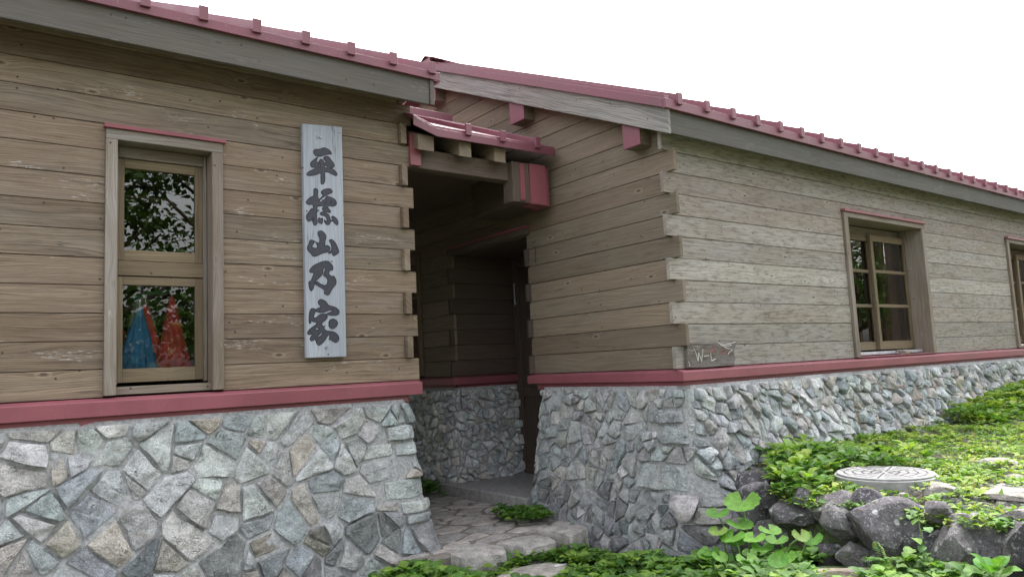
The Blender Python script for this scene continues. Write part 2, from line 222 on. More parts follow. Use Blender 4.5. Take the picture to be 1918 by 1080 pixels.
BIGLEAVES= [[3.696, 2.721, -0.832, 0.173], [3.543, 2.781, -0.883, 0.11], [3.465, 2.725, -0.963, 0.089], [3.601, 2.681, -0.938, 0.133], [3.487, 2.648, -0.984, 0.118], [3.537, 2.546, -0.984, 0.111], [3.694, 2.55, -0.971, 0.107], [3.592, 2.441, -0.989, 0.098], [3.648, 2.331, -0.96, 0.079], [3.698, 2.295, -0.98, 0.091], [3.531, 2.492, -1.025, 0.098], [3.391, 2.732, -1.06, 0.088], [3.382, 2.485, -1.06, 0.101], [3.538, 2.364, -1.055, 0.095]]

# ------------------------------------------------------------------ mesh collecting
class MB:
    def __init__(s): s.v = []; s.f = []; s.uv = []; s.c = []
    def face(s, pts, uvs, col):
        i = len(s.v); s.v += [tuple(p) for p in pts]; s.f.append(tuple(range(i, i+len(pts)))); s.uv += uvs; s.c.append(col)
    def idx(s, verts, faces, col, uvf=None):
        i = len(s.v); s.v += [tuple(p) for p in verts]
        for f in faces:
            s.f.append(tuple(i+k for k in f)); s.c.append(col)
            s.uv += [(uvf(verts[k]) if uvf else (0., 0.)) for k in f]
    def prism(s, poly, axis, a, b, grain, col):
        """polygon (list of 2D) extruded along axis between a and b; 2D are the two other axes in order"""
        o = [i for i in range(3) if i != axis]
        def P(p, t):
            r = [0, 0, 0]; r[axis] = t; r[o[0]] = p[0]; r[o[1]] = p[1]; return r
        n = len(poly); v = [P(p, a) for p in poly]+[P(p, b) for p in poly]
        area = sum(poly[i][0]*poly[(i+1) % n][1]-poly[(i+1) % n][0]*poly[i][1] for i in range(n))
        flip = (area > 0) != (axis == 1)
        fs = [list(range(n))[::-1], list(range(n, 2*n))]+[[i, (i+1) % n, n+(i+1) % n, n+i] for i in range(n)]
        if not flip: fs = [f[::-1] for f in fs]
        if grain == 's':
            s.idx(v, fs, col, lambda p: (p[1]*.906+p[2]*.4236, p[2]*.906-p[1]*.4236+p[0])); return
        g = {'x': 0, 'y': 1, 'z': 2}[grain]; h = [i for i in range(3) if i != g]
        s.idx(v, fs, col, lambda p: (p[g], p[h[0]]+p[h[1]]))
    def box(s, x0, x1, y0, y1, z0, z1, grain='x', col=None):
        if col is None: col = rc()
        s.prism([(min(y0, y1), min(z0, z1)), (max(y0, y1), min(z0, z1)), (max(y0, y1), max(z0, z1)), (min(y0, y1), max(z0, z1))], 0, min(x0, x1), max(x0, x1), grain, col)
    def build(s, name, material, parent=None, bevel=0., smooth=False, col_label=None):
        me = bpy.data.meshes.new(name); me.from_pydata(s.v, [], s.f); me.materials.append(material)
        uvl = me.uv_layers.new(name='UVMap'); uvl.data.foreach_set('uv', [x for p in s.uv for x in p])
        ca = me.color_attributes.new('Col', 'FLOAT_COLOR', 'CORNER'); d = []
        for f, c in zip(s.f, s.c): d += [c[0], c[1], c[2], 1.]*len(f)
        ca.data.foreach_set('color', d)
        if smooth: me.polygons.foreach_set('use_smooth', [True]*len(me.polygons))
        me.validate(); me.update()
        o = bpy.data.objects.new(name, me); C.collection.objects.link(o)
        if parent is not None: o.parent = parent
        if bevel:
            bm = o.modifiers.new('bevel', 'BEVEL'); bm.width = bevel; bm.segments = 1; bm.limit_method = 'ANGLE'; bm.angle_limit = R(40)
        return o
def rc(): return (rng.random(), rng.random(), rng.random())
def arr_mesh(name, V, F, col, uv, material, parent=None, smooth=True):
    """V (n,3); F (m,k) with equal k; col (m,3) ; uv (m*k,2)"""
    me = bpy.data.meshes.new(name); n, k = F.shape
    me.vertices.add(len(V)); me.vertices.foreach_set('co', np.ascontiguousarray(V, dtype=np.float32).ravel())
    me.loops.add(n*k); me.loops.foreach_set('vertex_index', F.ravel().astype(np.int32))
    me.polygons.add(n); me.polygons.foreach_set('loop_start', np.arange(0, n*k, k, dtype=np.int32)); me.polygons.foreach_set('loop_total', np.full(n, k, dtype=np.int32))
    me.update(calc_edges=True)
    uvl = me.uv_layers.new(name='UVMap'); uvl.data.foreach_set('uv', np.ascontiguousarray(uv, dtype=np.float32).ravel())
    ca = me.color_attributes.new('Col', 'FLOAT_COLOR', 'CORNER')
    cc = np.ones((n, k, 4), dtype=np.float32); cc[:, :, :3] = col[:, None, :]; ca.data.foreach_set('color', cc.ravel())
    me.materials.append(material)
    if smooth: me.polygons.foreach_set('use_smooth', [True]*n)
    me.validate()
    o = bpy.data.objects.new(name, me); C.collection.objects.link(o)
    if parent is not None: o.parent = parent
    return o
def tag(o, label=None, cat=None, group=None, kind=None):
    if label: o['label'] = label
    if cat: o['category'] = cat
    if group: o['group'] = group
    if kind: o['kind'] = kind
    return o
def empty(name, label, cat, loc=(0, 0, 0), group=None):
    o = bpy.data.objects.new(name, None); C.collection.objects.link(o); o.location = loc; o.empty_display_size = .2
    return tag(o, label, cat, group)
class Rel:
    pass
def put(o, parent):
    """parent o while keeping its world place"""
    o.parent = parent; o.matrix_parent_inverse = Matrix.Translation(parent.location).inverted(); return o
def tube(mb, pts, rad, col=(.5, .5, .5), n=6):
    pts = [Vector(p) for p in pts]; rr = rad if isinstance(rad, (list, tuple)) else [rad]*len(pts)
    rings = []
    for i, p in enumerate(pts):
        d = (pts[min(i+1, len(pts)-1)]-pts[max(i-1, 0)]).normalized(); a = d.orthogonal().normalized() if i == 0 else (rings[-1][1]-d*rings[-1][1].dot(d)).normalized()
        b_ = d.cross(a); rings.append(([p+(a*math.cos(t)+b_*math.sin(t))*rr[i] for t in [2*math.pi*k/n for k in range(n)]], a))
    v = [q for r_, _ in rings for q in r_]; fs = []
    for i in range(len(pts)-1):
        for k in range(n): fs.append((i*n+k, i*n+(k+1) % n, (i+1)*n+(k+1) % n, (i+1)*n+k))
    fs.append(tuple(range(n))[::-1]); fs.append(tuple((len(pts)-1)*n+k for k in range(n)))
    mb.idx(v, fs, col, lambda p: (p[2], p[0]+p[1]))

# ------------------------------------------------------------------ ground height
def sst(x, a, b):
    t = np.clip((x-a)/(b-a), 0, 1); return t*t*(3-2*t)
def H(x, y):
    x = np.asarray(x, float); y = np.asarray(y, float)
    low = -1.47+.34*sst(-y, -3.5, -2.1)*sst(x, 1.9, 3.4)-.05*sst(-x, -2.2, 0)
    edge = 4.04+.88*sst(y, 2.62, 3.5)
    up = -.88+.06*sst(x, 4.1, 4.5)+.22*sst(x, 7.5, 12.5)+.5*sst(x, 14, 40)
    t = sst(x, edge-.05, edge+.06)*sst(-y, -3.72, -3.62)
    h = low*(1-t)+up*t
    h = h+.012*np.sin(x*7.3+y*3.1)+.010*np.sin(x*13.1-y*9.7)
    far = np.hypot(x, y); h = h-1.2*sst(far, 40, 180)
    return h

# ------------------------------------------------------------------ irregular stones set on a wall
def clip(poly, nx, ny, d):
    out = []
    for i in range(len(poly)):
        a = poly[i]; b = poly[(i+1) % len(poly)]; da = a[0]*nx+a[1]*ny-d; db = b[0]*nx+b[1]*ny-d
        if da <= 0: out.append(a)
        if (da < 0 < db) or (db < 0 < da):
            t = da/(da-db); out.append((a[0]+(b[0]-a[0])*t, a[1]+(b[1]-a[1])*t))
    return out
def area_(P): return abs(sum(P[k][0]*P[(k+1) % len(P)][1]-P[(k+1) % len(P)][0]*P[k][1] for k in range(len(P))))/2
def cells(u0, u1, v0, v1, rmin, rmax, seed, ang=0., st=1., gap=.008, tries=6000, blocks=()):
    rg = random.Random(seed); ca, sa = math.cos(ang), math.sin(ang)
    fw = lambda u, v: ((u*ca+v*sa)/st, (-u*sa+v*ca)*st); bk = lambda a, b: (a*st*ca-b/st*sa, a*st*sa+b/st*ca)
    S = []
    for _ in range(tries):
        u, v = rg.uniform(u0-.1, u1+.1), rg.uniform(v0-.06, v1+.06); a, b = fw(u, v); r = rmin+(rmax-rmin)*rg.random()**1.5
        r *= .55+.45*(1-_/tries)
        if all((a-s[0])**2+(b-s[1])**2 > (.70*(r+s[2]))**2 for s in S): S.append((a, b, r))
    out = []
    for i, (a, b, r) in enumerate(S):
        poly = [fw(u0, v0), fw(u1, v0), fw(u1, v1), fw(u0, v1)]
        for j, (c, d, q) in enumerate(S):
            if i == j: continue
            dx, dy = c-a, d-b; L = math.hypot(dx, dy)
            if L > 5*rmax: continue
            k = (c*c+d*d-a*a-b*b-q*q+r*r)/2/L; poly = clip(poly, dx/L, dy/L, k-gap*rg.uniform(.5, 1.6))
            if len(poly) < 3: break
        if len(poly) < 3: continue
        P = [bk(*p) for p in poly]
        for (a0, a1, b0, b1) in blocks:
            xs_ = [p[0] for p in P]; ys_ = [p[1] for p in P]
            if not xs_ or max(xs_) < a0 or min(xs_) > a1 or max(ys_) < b0 or min(ys_) > b1: continue
            best = []
            for (nx, ny, d) in ((1, 0, a0-gap), (-1, 0, -a1-gap), (0, 1, b0-gap), (0, -1, -b1-gap)):
                Q = clip(P, nx, ny, d)
                if len(Q) > 2 and area_(Q) > (area_(best) if best else 0): best = Q
            P = best
        if len(P) < 3: continue
        A = abs(sum(P[k][0]*P[(k+1) % len(P)][1]-P[(k+1) % len(P)][0]*P[k][1] for k in range(len(P))))/2
        if A > .0009: out.append(P)
    for (a0, a1, b0, b1) in blocks:
        j = lambda: rg.uniform(-.012, .012); out.append([(a0+j(), b0+abs(j())*.6), ((a0+a1)/2, b0+j()*.4), (a1+j()*.3, b0+abs(j())*.6), (a1+j()*.3, b1-abs(j())*.6), ((a0+a1)/2+j()*3, b1+j()*.4), (a0+j(), b1-abs(j())*.6)])
    return out
def ns(x, y, z): return noise.noise(Vector((x, y, z)))
def stone(mb, poly, fn, Hh, seed, col, res=.018, rag=.11, tiltmax=.21, nrm=1., soft=0):
    rg = random.Random(seed); cx = sum(p[0] for p in poly)/len(poly); cy = sum(p[1] for p in poly)/len(poly)
    size = math.sqrt(abs(sum(poly[k][0]*poly[(k+1) % len(poly)][1]-poly[(k+1) % len(poly)][0]*poly[k][1] for k in range(len(poly))))/2)
    P = []
    for k in range(len(poly)):
        a, b = poly[k], poly[(k+1) % len(poly)]; L = math.hypot(b[0]-a[0], b[1]-a[1]); n = max(1, int(L/res))
        for t in range(n):
            s = t/n; P.append((a[0]+(b[0]-a[0])*s, a[1]+(b[1]-a[1])*s))
    if len(P) < 5: return
    # knock the corners off and roughen the outline
    for _ in range(soft):
        P = [((P[i-1][0]+P[i][0]*2+P[(i+1) % len(P)][0])/4, (P[i-1][1]+P[i][1]*2+P[(i+1) % len(P)][1])/4) for i in range(len(P))]
    for _ in range(soft, 1):
        P = [((P[i-1][0]+P[i][0]*6+P[(i+1) % len(P)][0])/8, (P[i-1][1]+P[i][1]*6+P[(i+1) % len(P)][1])/8) for i in range(len(P))]
    Q = []
    for p in P:
        k = 1-rag*(.5+.9*ns(p[0]*11+seed, p[1]*11, 3.1))-.07*(.5+.5*ns(p[0]*34, p[1]*34+seed, 1.))
        Q.append((cx+(p[0]-cx)*k, cy+(p[1]-cy)*k))
    tx, ty = rg.uniform(-tiltmax, tiltmax), rg.uniform(-tiltmax, tiltmax)
    # up to three breaking planes lower parts of the face
    pl = [(math.cos(t), math.sin(t), rg.uniform(.05, .42)*size, rg.uniform(.15, .6)) for t in [rg.uniform(0, 6.28) for _ in range(4)]]
    rings = [(1.01, -.025), (1., Hh*.70), (.975, Hh*.96), (.90, Hh), (.74, Hh*1.01), (.50, Hh*1.02), (.25, Hh*1.02)]
    n = len(Q); V = []
    for sc, h in rings:
        for (x, y) in Q:
            a, b = cx+(x-cx)*sc, cy+(y-cy)*sc; hh = h
            if h > 0:
                pk = min(1., tiltmax/.1); dx, dy = a-cx, b-cy; hh += dx*tx+dy*ty
                for (c_, s_, o_, g_) in pl: hh -= max(0., dx*c_+dy*s_-o_)*g_*pk
                hh += nrm*(.009*ns(a*8+seed, b*8, 0)+.007*ns(a*24, b*24+seed, 5.)+.004*abs(ns(a*55, b*55, seed)))
                lo_ = Hh*(.62 if sc < .93 else .42)+.003*ns(a*30, b*30, 2.); hh = max(hh, lo_) if hh > lo_ else lo_+(hh-lo_)*.08
            V.append(fn(a, b, hh))
    hh = Hh*1.06+.011*nrm*ns(cx*8+seed, cy*8, 0); V.append(fn(cx, cy, hh)); F = []
    for r_ in range(len(rings)-1):
        for k in range(n): F.append((r_*n+k, r_*n+(k+1) % n, (r_+1)*n+(k+1) % n, (r_+1)*n+k))
    for k in range(n): F.append(((len(rings)-1)*n+k, (len(rings)-1)*n+(k+1) % n, len(V)-1))
    mb.idx(V, F, col)
def split_(P, amax, rg, out, depth=0):
    A = area_(P)
    if len(P) < 3 or A < .0006: return
    if A < amax*rg.uniform(.35, 1.7) or depth > 6: out.append(P); return
    cx = sum(p[0] for p in P)/len(P); cy = sum(p[1] for p in P)/len(P)
    sxx = sum((p[0]-cx)**2 for p in P); syy = sum((p[1]-cy)**2 for p in P); sxy = sum((p[0]-cx)*(p[1]-cy) for p in P)
    th = .5*math.atan2(2*sxy, sxx-syy)+rg.gauss(0, .38); nx, ny = math.cos(th), math.sin(th); k = math.sqrt(A)*rg.uniform(-.16, .16); d = cx*nx+cy*ny+k
    for sg in (1, -1): split_(clip(P, nx*sg, ny*sg, d*sg), amax, rg, out, depth+1)
def inset_(P, g):
    n = len(P); ccw = sum(P[i][0]*P[(i+1) % n][1]-P[(i+1) % n][0]*P[i][1] for i in range(n)) > 0; Q = P
    for i in range(n):
        a, b = P[i], P[(i+1) % n]; L = math.hypot(b[0]-a[0], b[1]-a[1])
        if L < 1e-6: continue
        nx, ny = (b[1]-a[1])/L, -(b[0]-a[0])/L
        if not ccw: nx, ny = -nx, -ny
        gi = g[int((abs(a[0]*91.7+a[1]*57.3+b[0]*91.7+b[1]*57.3) % 1)*len(g))]
        Q = clip(Q, nx, ny, a[0]*nx+a[1]*ny-gi)
        if len(Q) < 3: return []
    return Q
def broken(u0, u1, v0, v1, rmin, rmax, seed, ang, st, amax, blocks, gaps=(.001, .002, .004, .008, .003)):
    rg = random.Random(seed+77); res_ = []
    C0 = cells(u0, u1, v0, v1, rmin, rmax, seed, ang, st, .0, 3000, blocks); nb = len(blocks)
    for P in (C0[:-nb] if nb else C0):
        o = []; split_(P, amax, rg, o); res_ += o
    res_ += C0[-nb:] if nb else []
    return [q for q in (inset_(P, gaps) for P in res_) if len(q) > 2 and area_(q) > .0007]
class Path2:
    """a plan line whose right-hand side is the outside; corners are rounded"""
    def __init__(s, pts, r0=.03, kf=1., kb=1.):
        s.seg = []; u = 0.; s.kf = kf; s.kb = kb
        P = [Vector(p) for p in pts]; n = len(P)
        cut = [0.]+[r0]*(n-2)+[0.]
        for i in range(n-1):
            d = (P[i+1]-P[i]); L = d.length; d.normalize(); a = P[i]+d*cut[i]; l = L-cut[i]-cut[i+1]; nr = Vector((d.y, -d.x))
            s.seg.append(('l', u, u+l, a, d, nr)); u += l
            if i < n-2:
                d2 = (P[i+2]-P[i+1]).normalized(); n2 = Vector((d2.y, -d2.x)); e = a+d*l; cen = e-nr*r0; al = (r0+.10)*math.pi/2
                s.seg.append(('a', u, u+al, cen, nr, n2)); u += al
        s.r0 = r0; s.len = u
    def at(s, u, off):
        for t in s.seg:
            if u <= t[2] or t is s.seg[-1]:
                sc = lambda nr: Vector((nr.x*off, nr.y*off*(s.kf if nr.y < 0 else s.kb)))
                if t[0] == 'l': return t[3]+t[4]*(u-t[1])+sc(t[5])
                k = (u-t[1])/(t[2]-t[1])*math.pi/2; nr = t[4]*math.cos(k)+t[5]*math.sin(k); return t[3]+nr*s.r0+sc(nr)
def batter(z, k=.20, top=-.22, hgt=1.15): return .02+k*max(0., (top-z)/hgt)**1.15
PAL = [(.42, .46, .48), (.50, .52, .53), (.54, .55, .56), (.45, .47, .47), (.38, .43, .46), (.54, .52, .50), (.48, .44, .38), (.41, .38, .36), (.42, .42, .43), (.49, .52, .54), (.36, .41, .45), (.47, .50, .52), (.50, .52, .53), (.56, .57, .58), (.42, .45, .46)]
def stone_wall(parent, path, u0, u1, z0f, z1, rmin, rmax, seed, ang, st, bat, dark=1., zlow=-1.6, res=.018, Hh=.030, mort=True, ubk=None, darkfoot=True, pal=PAL, gap=.006, blocks=(), amax=.03):
    mb = MB(); rg = random.Random(seed+5)
    fn = lambda u, z, h: (*path.at(u, bat(z)+h), z)
    for i, poly in enumerate(broken(u0, u1, zlow, z1, rmin, rmax, seed, ang, st, amax, blocks)):
        cz = sum(p[1] for p in poly)/len(poly); cu = sum(p[0] for p in poly)/len(poly)
        c = rg.choice(pal); k = rg.uniform(.80, 1.14)*dark; gm_ = sum(c)/3; c = tuple(gm_+(q-gm_)*.72 for q in c)
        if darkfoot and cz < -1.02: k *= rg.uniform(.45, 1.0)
        stone(mb, poly, fn, Hh*rg.choice((.55, .8, 1., 1.3, 1.8)), seed*100+i, tuple(min(.8, x*k*rg.uniform(.97, 1.03)) for x in c), res)
    o = mb.build('stone_base', M['stone'], parent)
    mm = MB(); nu = int((u1-u0)/.05)+1; nz = int((z1+.03-zlow)/.05)+1; V = []
    for j in range(nz+1):
        z = zlow+(z1+.02-zlow)*j/nz
        for i in range(nu+1):
            u = u0+(u1-u0)*i/nu; V.append(fn(u, z, -.001+.018*ns(u*6, z*6, seed)))
    F = [(j*(nu+1)+i, j*(nu+1)+i+1, (j+1)*(nu+1)+i+1, (j+1)*(nu+1)+i) for j in range(nz) for i in range(nu)]
    # closed top ledge
    V2 = [fn(u0+(u1-u0)*i/nu, z1+.02, -.25) for i in range(nu+1)]; b0 = len(V); V += V2
    F += [(nz*(nu+1)+i, nz*(nu+1)+i+1, b0+i+1, b0+i) for i in range(nu)]
    mm.idx(V, F, (.5, .5, .5)); mo = mm.build('mortar', M['mortar'], o, smooth=True)
    return o

# ------------------------------------------------------------------ boarded walls
def boards(mb, axis, face, thick, sgn, k0, k1, z0, a_fn, b_fn, holes, seed, top_fn=None):
    """axis 'x' or 'y' = run of the boards; face = coordinate of the outer face; sgn = direction into the wall"""
    rg = random.Random(seed)
    for k in range(k0, k1):
        za, zb = z0+k*BH+.0022, z0+(k+1)*BH-.0022; col = (rg.random(), rg.random(), rg.random())
        segs = [(a_fn(k), b_fn(k), za, zb)]
        for (h0, h1, hz0, hz1) in holes:
            ns_ = []
            for (a, b, c, d) in segs:
                if h1 <= a or h0 >= b or hz1 <= c+.004 or hz0 >= d-.004: ns_.append((a, b, c, d)); continue
                if h0 > a: ns_.append((a, h0, c, d))
                if h1 < b: ns_.append((h1, b, c, d))
                if hz1 < d-.01: ns_.append((h0, h1, hz1, d))
                if hz0 > c+.01: ns_.append((h0, h1, c, hz0))
            segs = ns_
        jf = rg.uniform(-.0018, .0018)
        for (a, b, c, d) in segs:
            if axis == 'x':
                mb.box(a, b, face+jf, face+jf+sgn*thick, c, d, 'x', col)
            else:
                poly = [(a, c), (b, c), (b, d), (a, d)]
                if top_fn:
                    # rake cut: keep the part below top_fn(y)
                    S = 24; pts = [(a+(b-a)*i/S) for i in range(S+1)]
                    lo = None
                    ya = top_fn(c); yd = top_fn(d)     # y where the roof crosses this height
                    a1 = max(a, ya); a2 = max(a, yd)
                    if a1 >= b: continue
                    poly = [(a1, c), (b, c), (b, d), (min(a2, b-.001), d)]
                x0, x1 = sorted((face+jf, face+jf+sgn*thick)); mb.prism(poly, 0, x0, x1, 'y', col)

def box_obj(name, m_, parent, x0, x1, y0, y1, z0, z1, grain='x', bevel=.003, col=None):
    b = MB(); b.box(x0, x1, y0, y1, z0, z1, grain, col); return b.build(name, m_, parent, bevel)

# ================================================================== GROUND
xs = np.unique(np.concatenate([np.array([-260, -180, -120, -80, -50, -30, -20, -12, -8, -5, -3, -1, 0, 1]), np.arange(1.6, 6.5, .06), np.arange(6.5, 13, .15), np.array([14, 16, 18, 22, 28, 40, 60, 90, 130, 180, 260])]))
ys = np.unique(np.concatenate([np.array([-260, -180, -120, -80, -50, -30, -20, -12, -8, -5, -3, -1.5, -.5, .2]), np.arange(.5, 5.2, .06), np.arange(5.2, 8, .2), np.array([9, 11, 14, 18, 25, 40, 60, 90, 130, 180, 260])]))
X, Y = np.meshgrid(xs, ys); Z = H(X, Y)
inb = (Y > 4.7) & (X > -12) & (X < 17) & (Y < 12); Z = np.where(inb, np.minimum(Z, -1.46), Z)
V = np.stack([X, Y, Z], -1).reshape(-1, 3); nx, ny = len(xs), len(ys)
I, J = np.meshgrid(np.arange(nx-1), np.arange(ny-1)); a = (J*nx+I).ravel(); F = np.stack([a, a+1, a+1+nx, a+nx], -1)
go = arr_mesh('ground', V, F, np.full((len(F), 3), .5), np.zeros((len(F)*4, 2)), M['ground']); tag(go, kind='structure')

# ================================================================== LEFT WING
lb = empty('wooden_building', 'nearer brown boarded building with tall window and hanging name board', 'building', (2.9, DL, -1.45))
mb = MB()
WX0, WX1, WZ1 = .776, 1.482, 1.597
boards(mb, 'x', DL, .034, 1, 0, 14, ZL, lambda k: -4., lambda k: 2.972 if k % 2 == 0 else 2.850, [(WX0, WX1, -1, WZ1+.028)], 11)
# side wall boards whose ends show in every second course
boards(mb, 'y', 2.902, .05, -1, 0, 14, ZL, lambda k: DL+.02 if k % 2 == 0 else DL-.043, lambda k: 9., [], 12)
put(mb.build('wall', M['wood_left'], None, .0022), lb)
bk = MB(); bk.box(-4, WX0+.01, DL+.036, DL+.05, ZL, 2.35, 'x'); bk.box(WX1-.01, 2.85, DL+.036, DL+.05, ZL, 2.35, 'x'); bk.box(WX0+.01, WX1-.01, DL+.036, DL+.05, WZ1, 2.35, 'x'); put(bk.build('wall_backing', M['inside'], None), lb)
# sill band of folded red metal
b = MB()
b.prism([(DL-.052, ZL-.112), (DL-.052, ZL-.022), (DL+.01, ZL-.002), (DL+.01, ZL-.112)], 0, -4, 2.968, 'x', rc())
b.prism([(2.85, ZL-.112), (2.968, ZL-.112), (2.968, ZL-.022), (2.85, ZL-.002)], 1, DL+.011, 9, 'y', rc())
b.box(-4, 2.865, DL-.012, DL+.01, ZL-.165, ZL-.1125)
put(b.build('sill_band', M['red'], None, .004), lb)
# window opening reveal, frame, sashes
def window_left(parent):
    w0, w1 = WX0, WX1; f = MB()
    f.box(w0, .842, DL-.028, DL+.10, -.062, 1.530, 'z'); f.box(1.410, w1, DL-.028, DL+.10, -.062, 1.530, 'z')
    f.box(w0, w1, DL-.028, DL+.10, 1.5303, WZ1, 'x')
    f.box(.842, 1.410, DL+.02, DL+.145, -.062, -.012, 'x')      # sill track
    f.box(.842, .868, DL+.1003, DL+.16, -.0, 1.53, 'z'); f.box(1.386, 1.410, DL+.1003, DL+.16, -.0, 1.53, 'z'); f.box(.8683, 1.3857, DL+.1003, DL+.16, 1.455, 1.53, 'x')
    fr = put(f.build('window', M['wood_frame'], None, .003), parent)
    s = MB()
    def sash(x0, x1, z0, z1, gx0, gx1, gz0, gz1, y):
        s.box(x0, gx0, y, y+.04, z0, z1, 'z'); s.box(gx1, x1, y, y+.04, z0, z1, 'z'); s.box(gx0+.0003, gx1-.0003, y+.001, y+.039, gz1, z1, 'x'); s.box(gx0+.0003, gx1-.0003, y+.001, y+.039, z0, gz0, 'x')
    sash(.869, 1.3855, .788, 1.452, .906, 1.338, .857, 1.393, DL+.118)
    sash(.869, 1.3855, .012, .684, .899, 1.336, .098, .630, DL+.112)
    s.box(.869, 1.3855, DL+.105, DL+.16, .690, .784, 'x')
    so_ = s.build('sash', M['wood_sash'], fr, .002); so_.matrix_parent_inverse = fr.matrix_world.inverted()
    for z0, z1 in ((.857, 1.393), (.098, .630)):
        g = MB(); yy = DL+.135; g.face([(.897, yy, z0-.003), (1.34, yy, z0-.003), (1.34, yy, z1+.003), (.897, yy, z1+.003)], [(0, 0)]*4, (1, 1, 1)); g.build('pane', M['glass'], fr)
    d = MB(); d.box(w0-.012, w1+.018, DL-.045, DL+.0, WZ1+.001, WZ1+.026); d.build('drip_cap', M['red'], fr, .002)
    return fr
window_left(lb)
# dark room behind
def room(parent, x0, x1, y0, y1, z0, z1):
    b = MB(); P = [(x0, y0, z0), (x1, y0, z0), (x1, y1, z0), (x0, y1, z0), (x0, y0, z1), (x1, y0, z1), (x1, y1, z1), (x0, y1, z1)]
    b.idx([Vector(p) for p in P], [(0, 1, 2, 3), (4, 7, 6, 5), (1, 5, 6, 2), (2, 6, 7, 3), (3, 7, 4, 0)], (.5, .5, .5)); return put(b.build('interior_wall', M['inside'], None), parent)
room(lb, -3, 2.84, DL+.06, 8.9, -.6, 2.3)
# shelf seen through the upper pane
put(box_obj('shelf', M['wood_sash'], None, .7, 1.6, DL+.42, DL+.55, 1.27, 1.285), lb)
# roof: slab, standing seams, fascia, drip edge
SL = .4676; SR = .4460
def roof_slab(mb, x0, x1, ye, ze, yr, th=.05, SL=SL):
    zr = ze+SL*(yr-ye); mb.prism([(ye, ze), (yr, zr), (yr, zr+th), (ye, ze+th)], 0, x0, x1, 'y', rc())
EYL, EZL = 4.82, 2.274
b = MB(); roof_slab(b, -6, 3.067, EYL-.02, EZL+.005, 9.0, .045)
b.prism([(9.0, EZL+SL*4.1), (13.1, EZL), (13.1, EZL+.05), (9.0, EZL+SL*4.1+.05)], 0, -6, 3.067, 'y', rc())
for i in range(-14, 7):
    xb = 0.9386+.3424*i
    ye, ze = EYL-.03, EZL+.045; L = 4.08
    b.prism([(ye, ze+.0), (ye+L, ze+SL*L), (ye+L, ze+SL*L+.068), (ye, ze+.068)], 0, xb-.022, xb+.022, 'y', rc())
    b.box(xb-.029, xb+.029, EYL-.052, EYL-.031, EZL+.028, EZL+.120)
b.box(-6, 3.071, EYL-.03, EYL-.0, EZL-.012, EZL+.052); b.box(3.0675, 3.086, EYL-.0, EYL+.1, EZL-.012, EZL+.058)
put(b.build('roof', M['red_roof'], None, .0008), lb)
b = MB(); b.box(-6, 2.983, EYL+.0006, EYL+.035, 2.064, EZL+.012, 'x'); put(b.build('fascia', M['wood_fascia'], None, .003), lb)
b = MB(); b.prism([(EYL-.012, 2.060), (9.0, 2.060+SL*4.08), (9.0, 2.262+SL*4.08), (EYL-.012, 2.262)], 0, 2.985, 3.022, 's', rc()); put(b.build('bargeboard', M['wood_fascia'], None, .003), lb)
b = MB(); b.box(2.9025, 2.984, DL+.03, DL+.15, 2.02, 2.13, 'x'); b.box(-6, 2.85, DL+.035, DL+.10, 2.28, 2.36, 'x'); put(b.build('wall_plate', M['wood_end'], None, .003), lb)
b = MB(); b.face([(-6, EYL+.034, 2.270), (2.98, EYL+.034, 2.270), (2.98, DL+.05, 2.36), (-6, DL+.05, 2.36)], [(0, 0), (9, 0), (9, .2), (0, .2)], rc()); put(b.build('soffit', M['wood_dark'], None), lb)
PL = Path2([(-2.2, DL), (2.835, DL), (2.835, 8.5)], .04)
uc = PL.seg[0][2]+.03; bl = []; zz = -.40
for hh_, wl in ((.12, .20), (.10, .14), (.0001, .0), (.15, .25), (.10, .13)):
    if wl: bl.append((uc-wl, uc+.12, zz-hh_, zz))
    zz -= hh_+.004+(.16 if not wl else 0)
put(stone_wall(None, PL, 0., 7.0, None, -.232, .13, .25, 21, R(38), 1.12, lambda z: batter(z, .19), res=.013, Hh=.024, blocks=bl, amax=.042), lb)

# ================================================================== RIGHT WING
rb = empty('wooden_building', 'farther brown boarded building with gable end, doorway and long side windows', 'building', (G, DR, -1.45))
def rake(z, base=1.80): return 3.57+(z-base)/.446         # y at which the roof's underside has height z
W1 = [(7.000, 8.730, -1., 1.358), (11.09, 12.82, -1., 1.358)]
mb = MB()
boards(mb, 'x', DR, .034, 1, 0, 11, ZR, lambda k: 4.395 if k % 2 == 0 else G+.035, lambda k: 17., [(a, b_, c, d+.012) for a, b_, c, d in W1], 31)
put(mb.build('wall', M['wood_long'], None, .0022), rb)
mb = MB()
RY0, RY1, HZ = 5.53, 6.87, 1.245     # doorway recess
boards(mb, 'y', G, .034, 1, 0, 20, ZR, lambda k: DR-.062 if k % 2 else DR+.036, lambda k: 10.2, [(RY0, RY1, -1., HZ), (7.55, 8.9, -1, 1.36)], 32, rake)
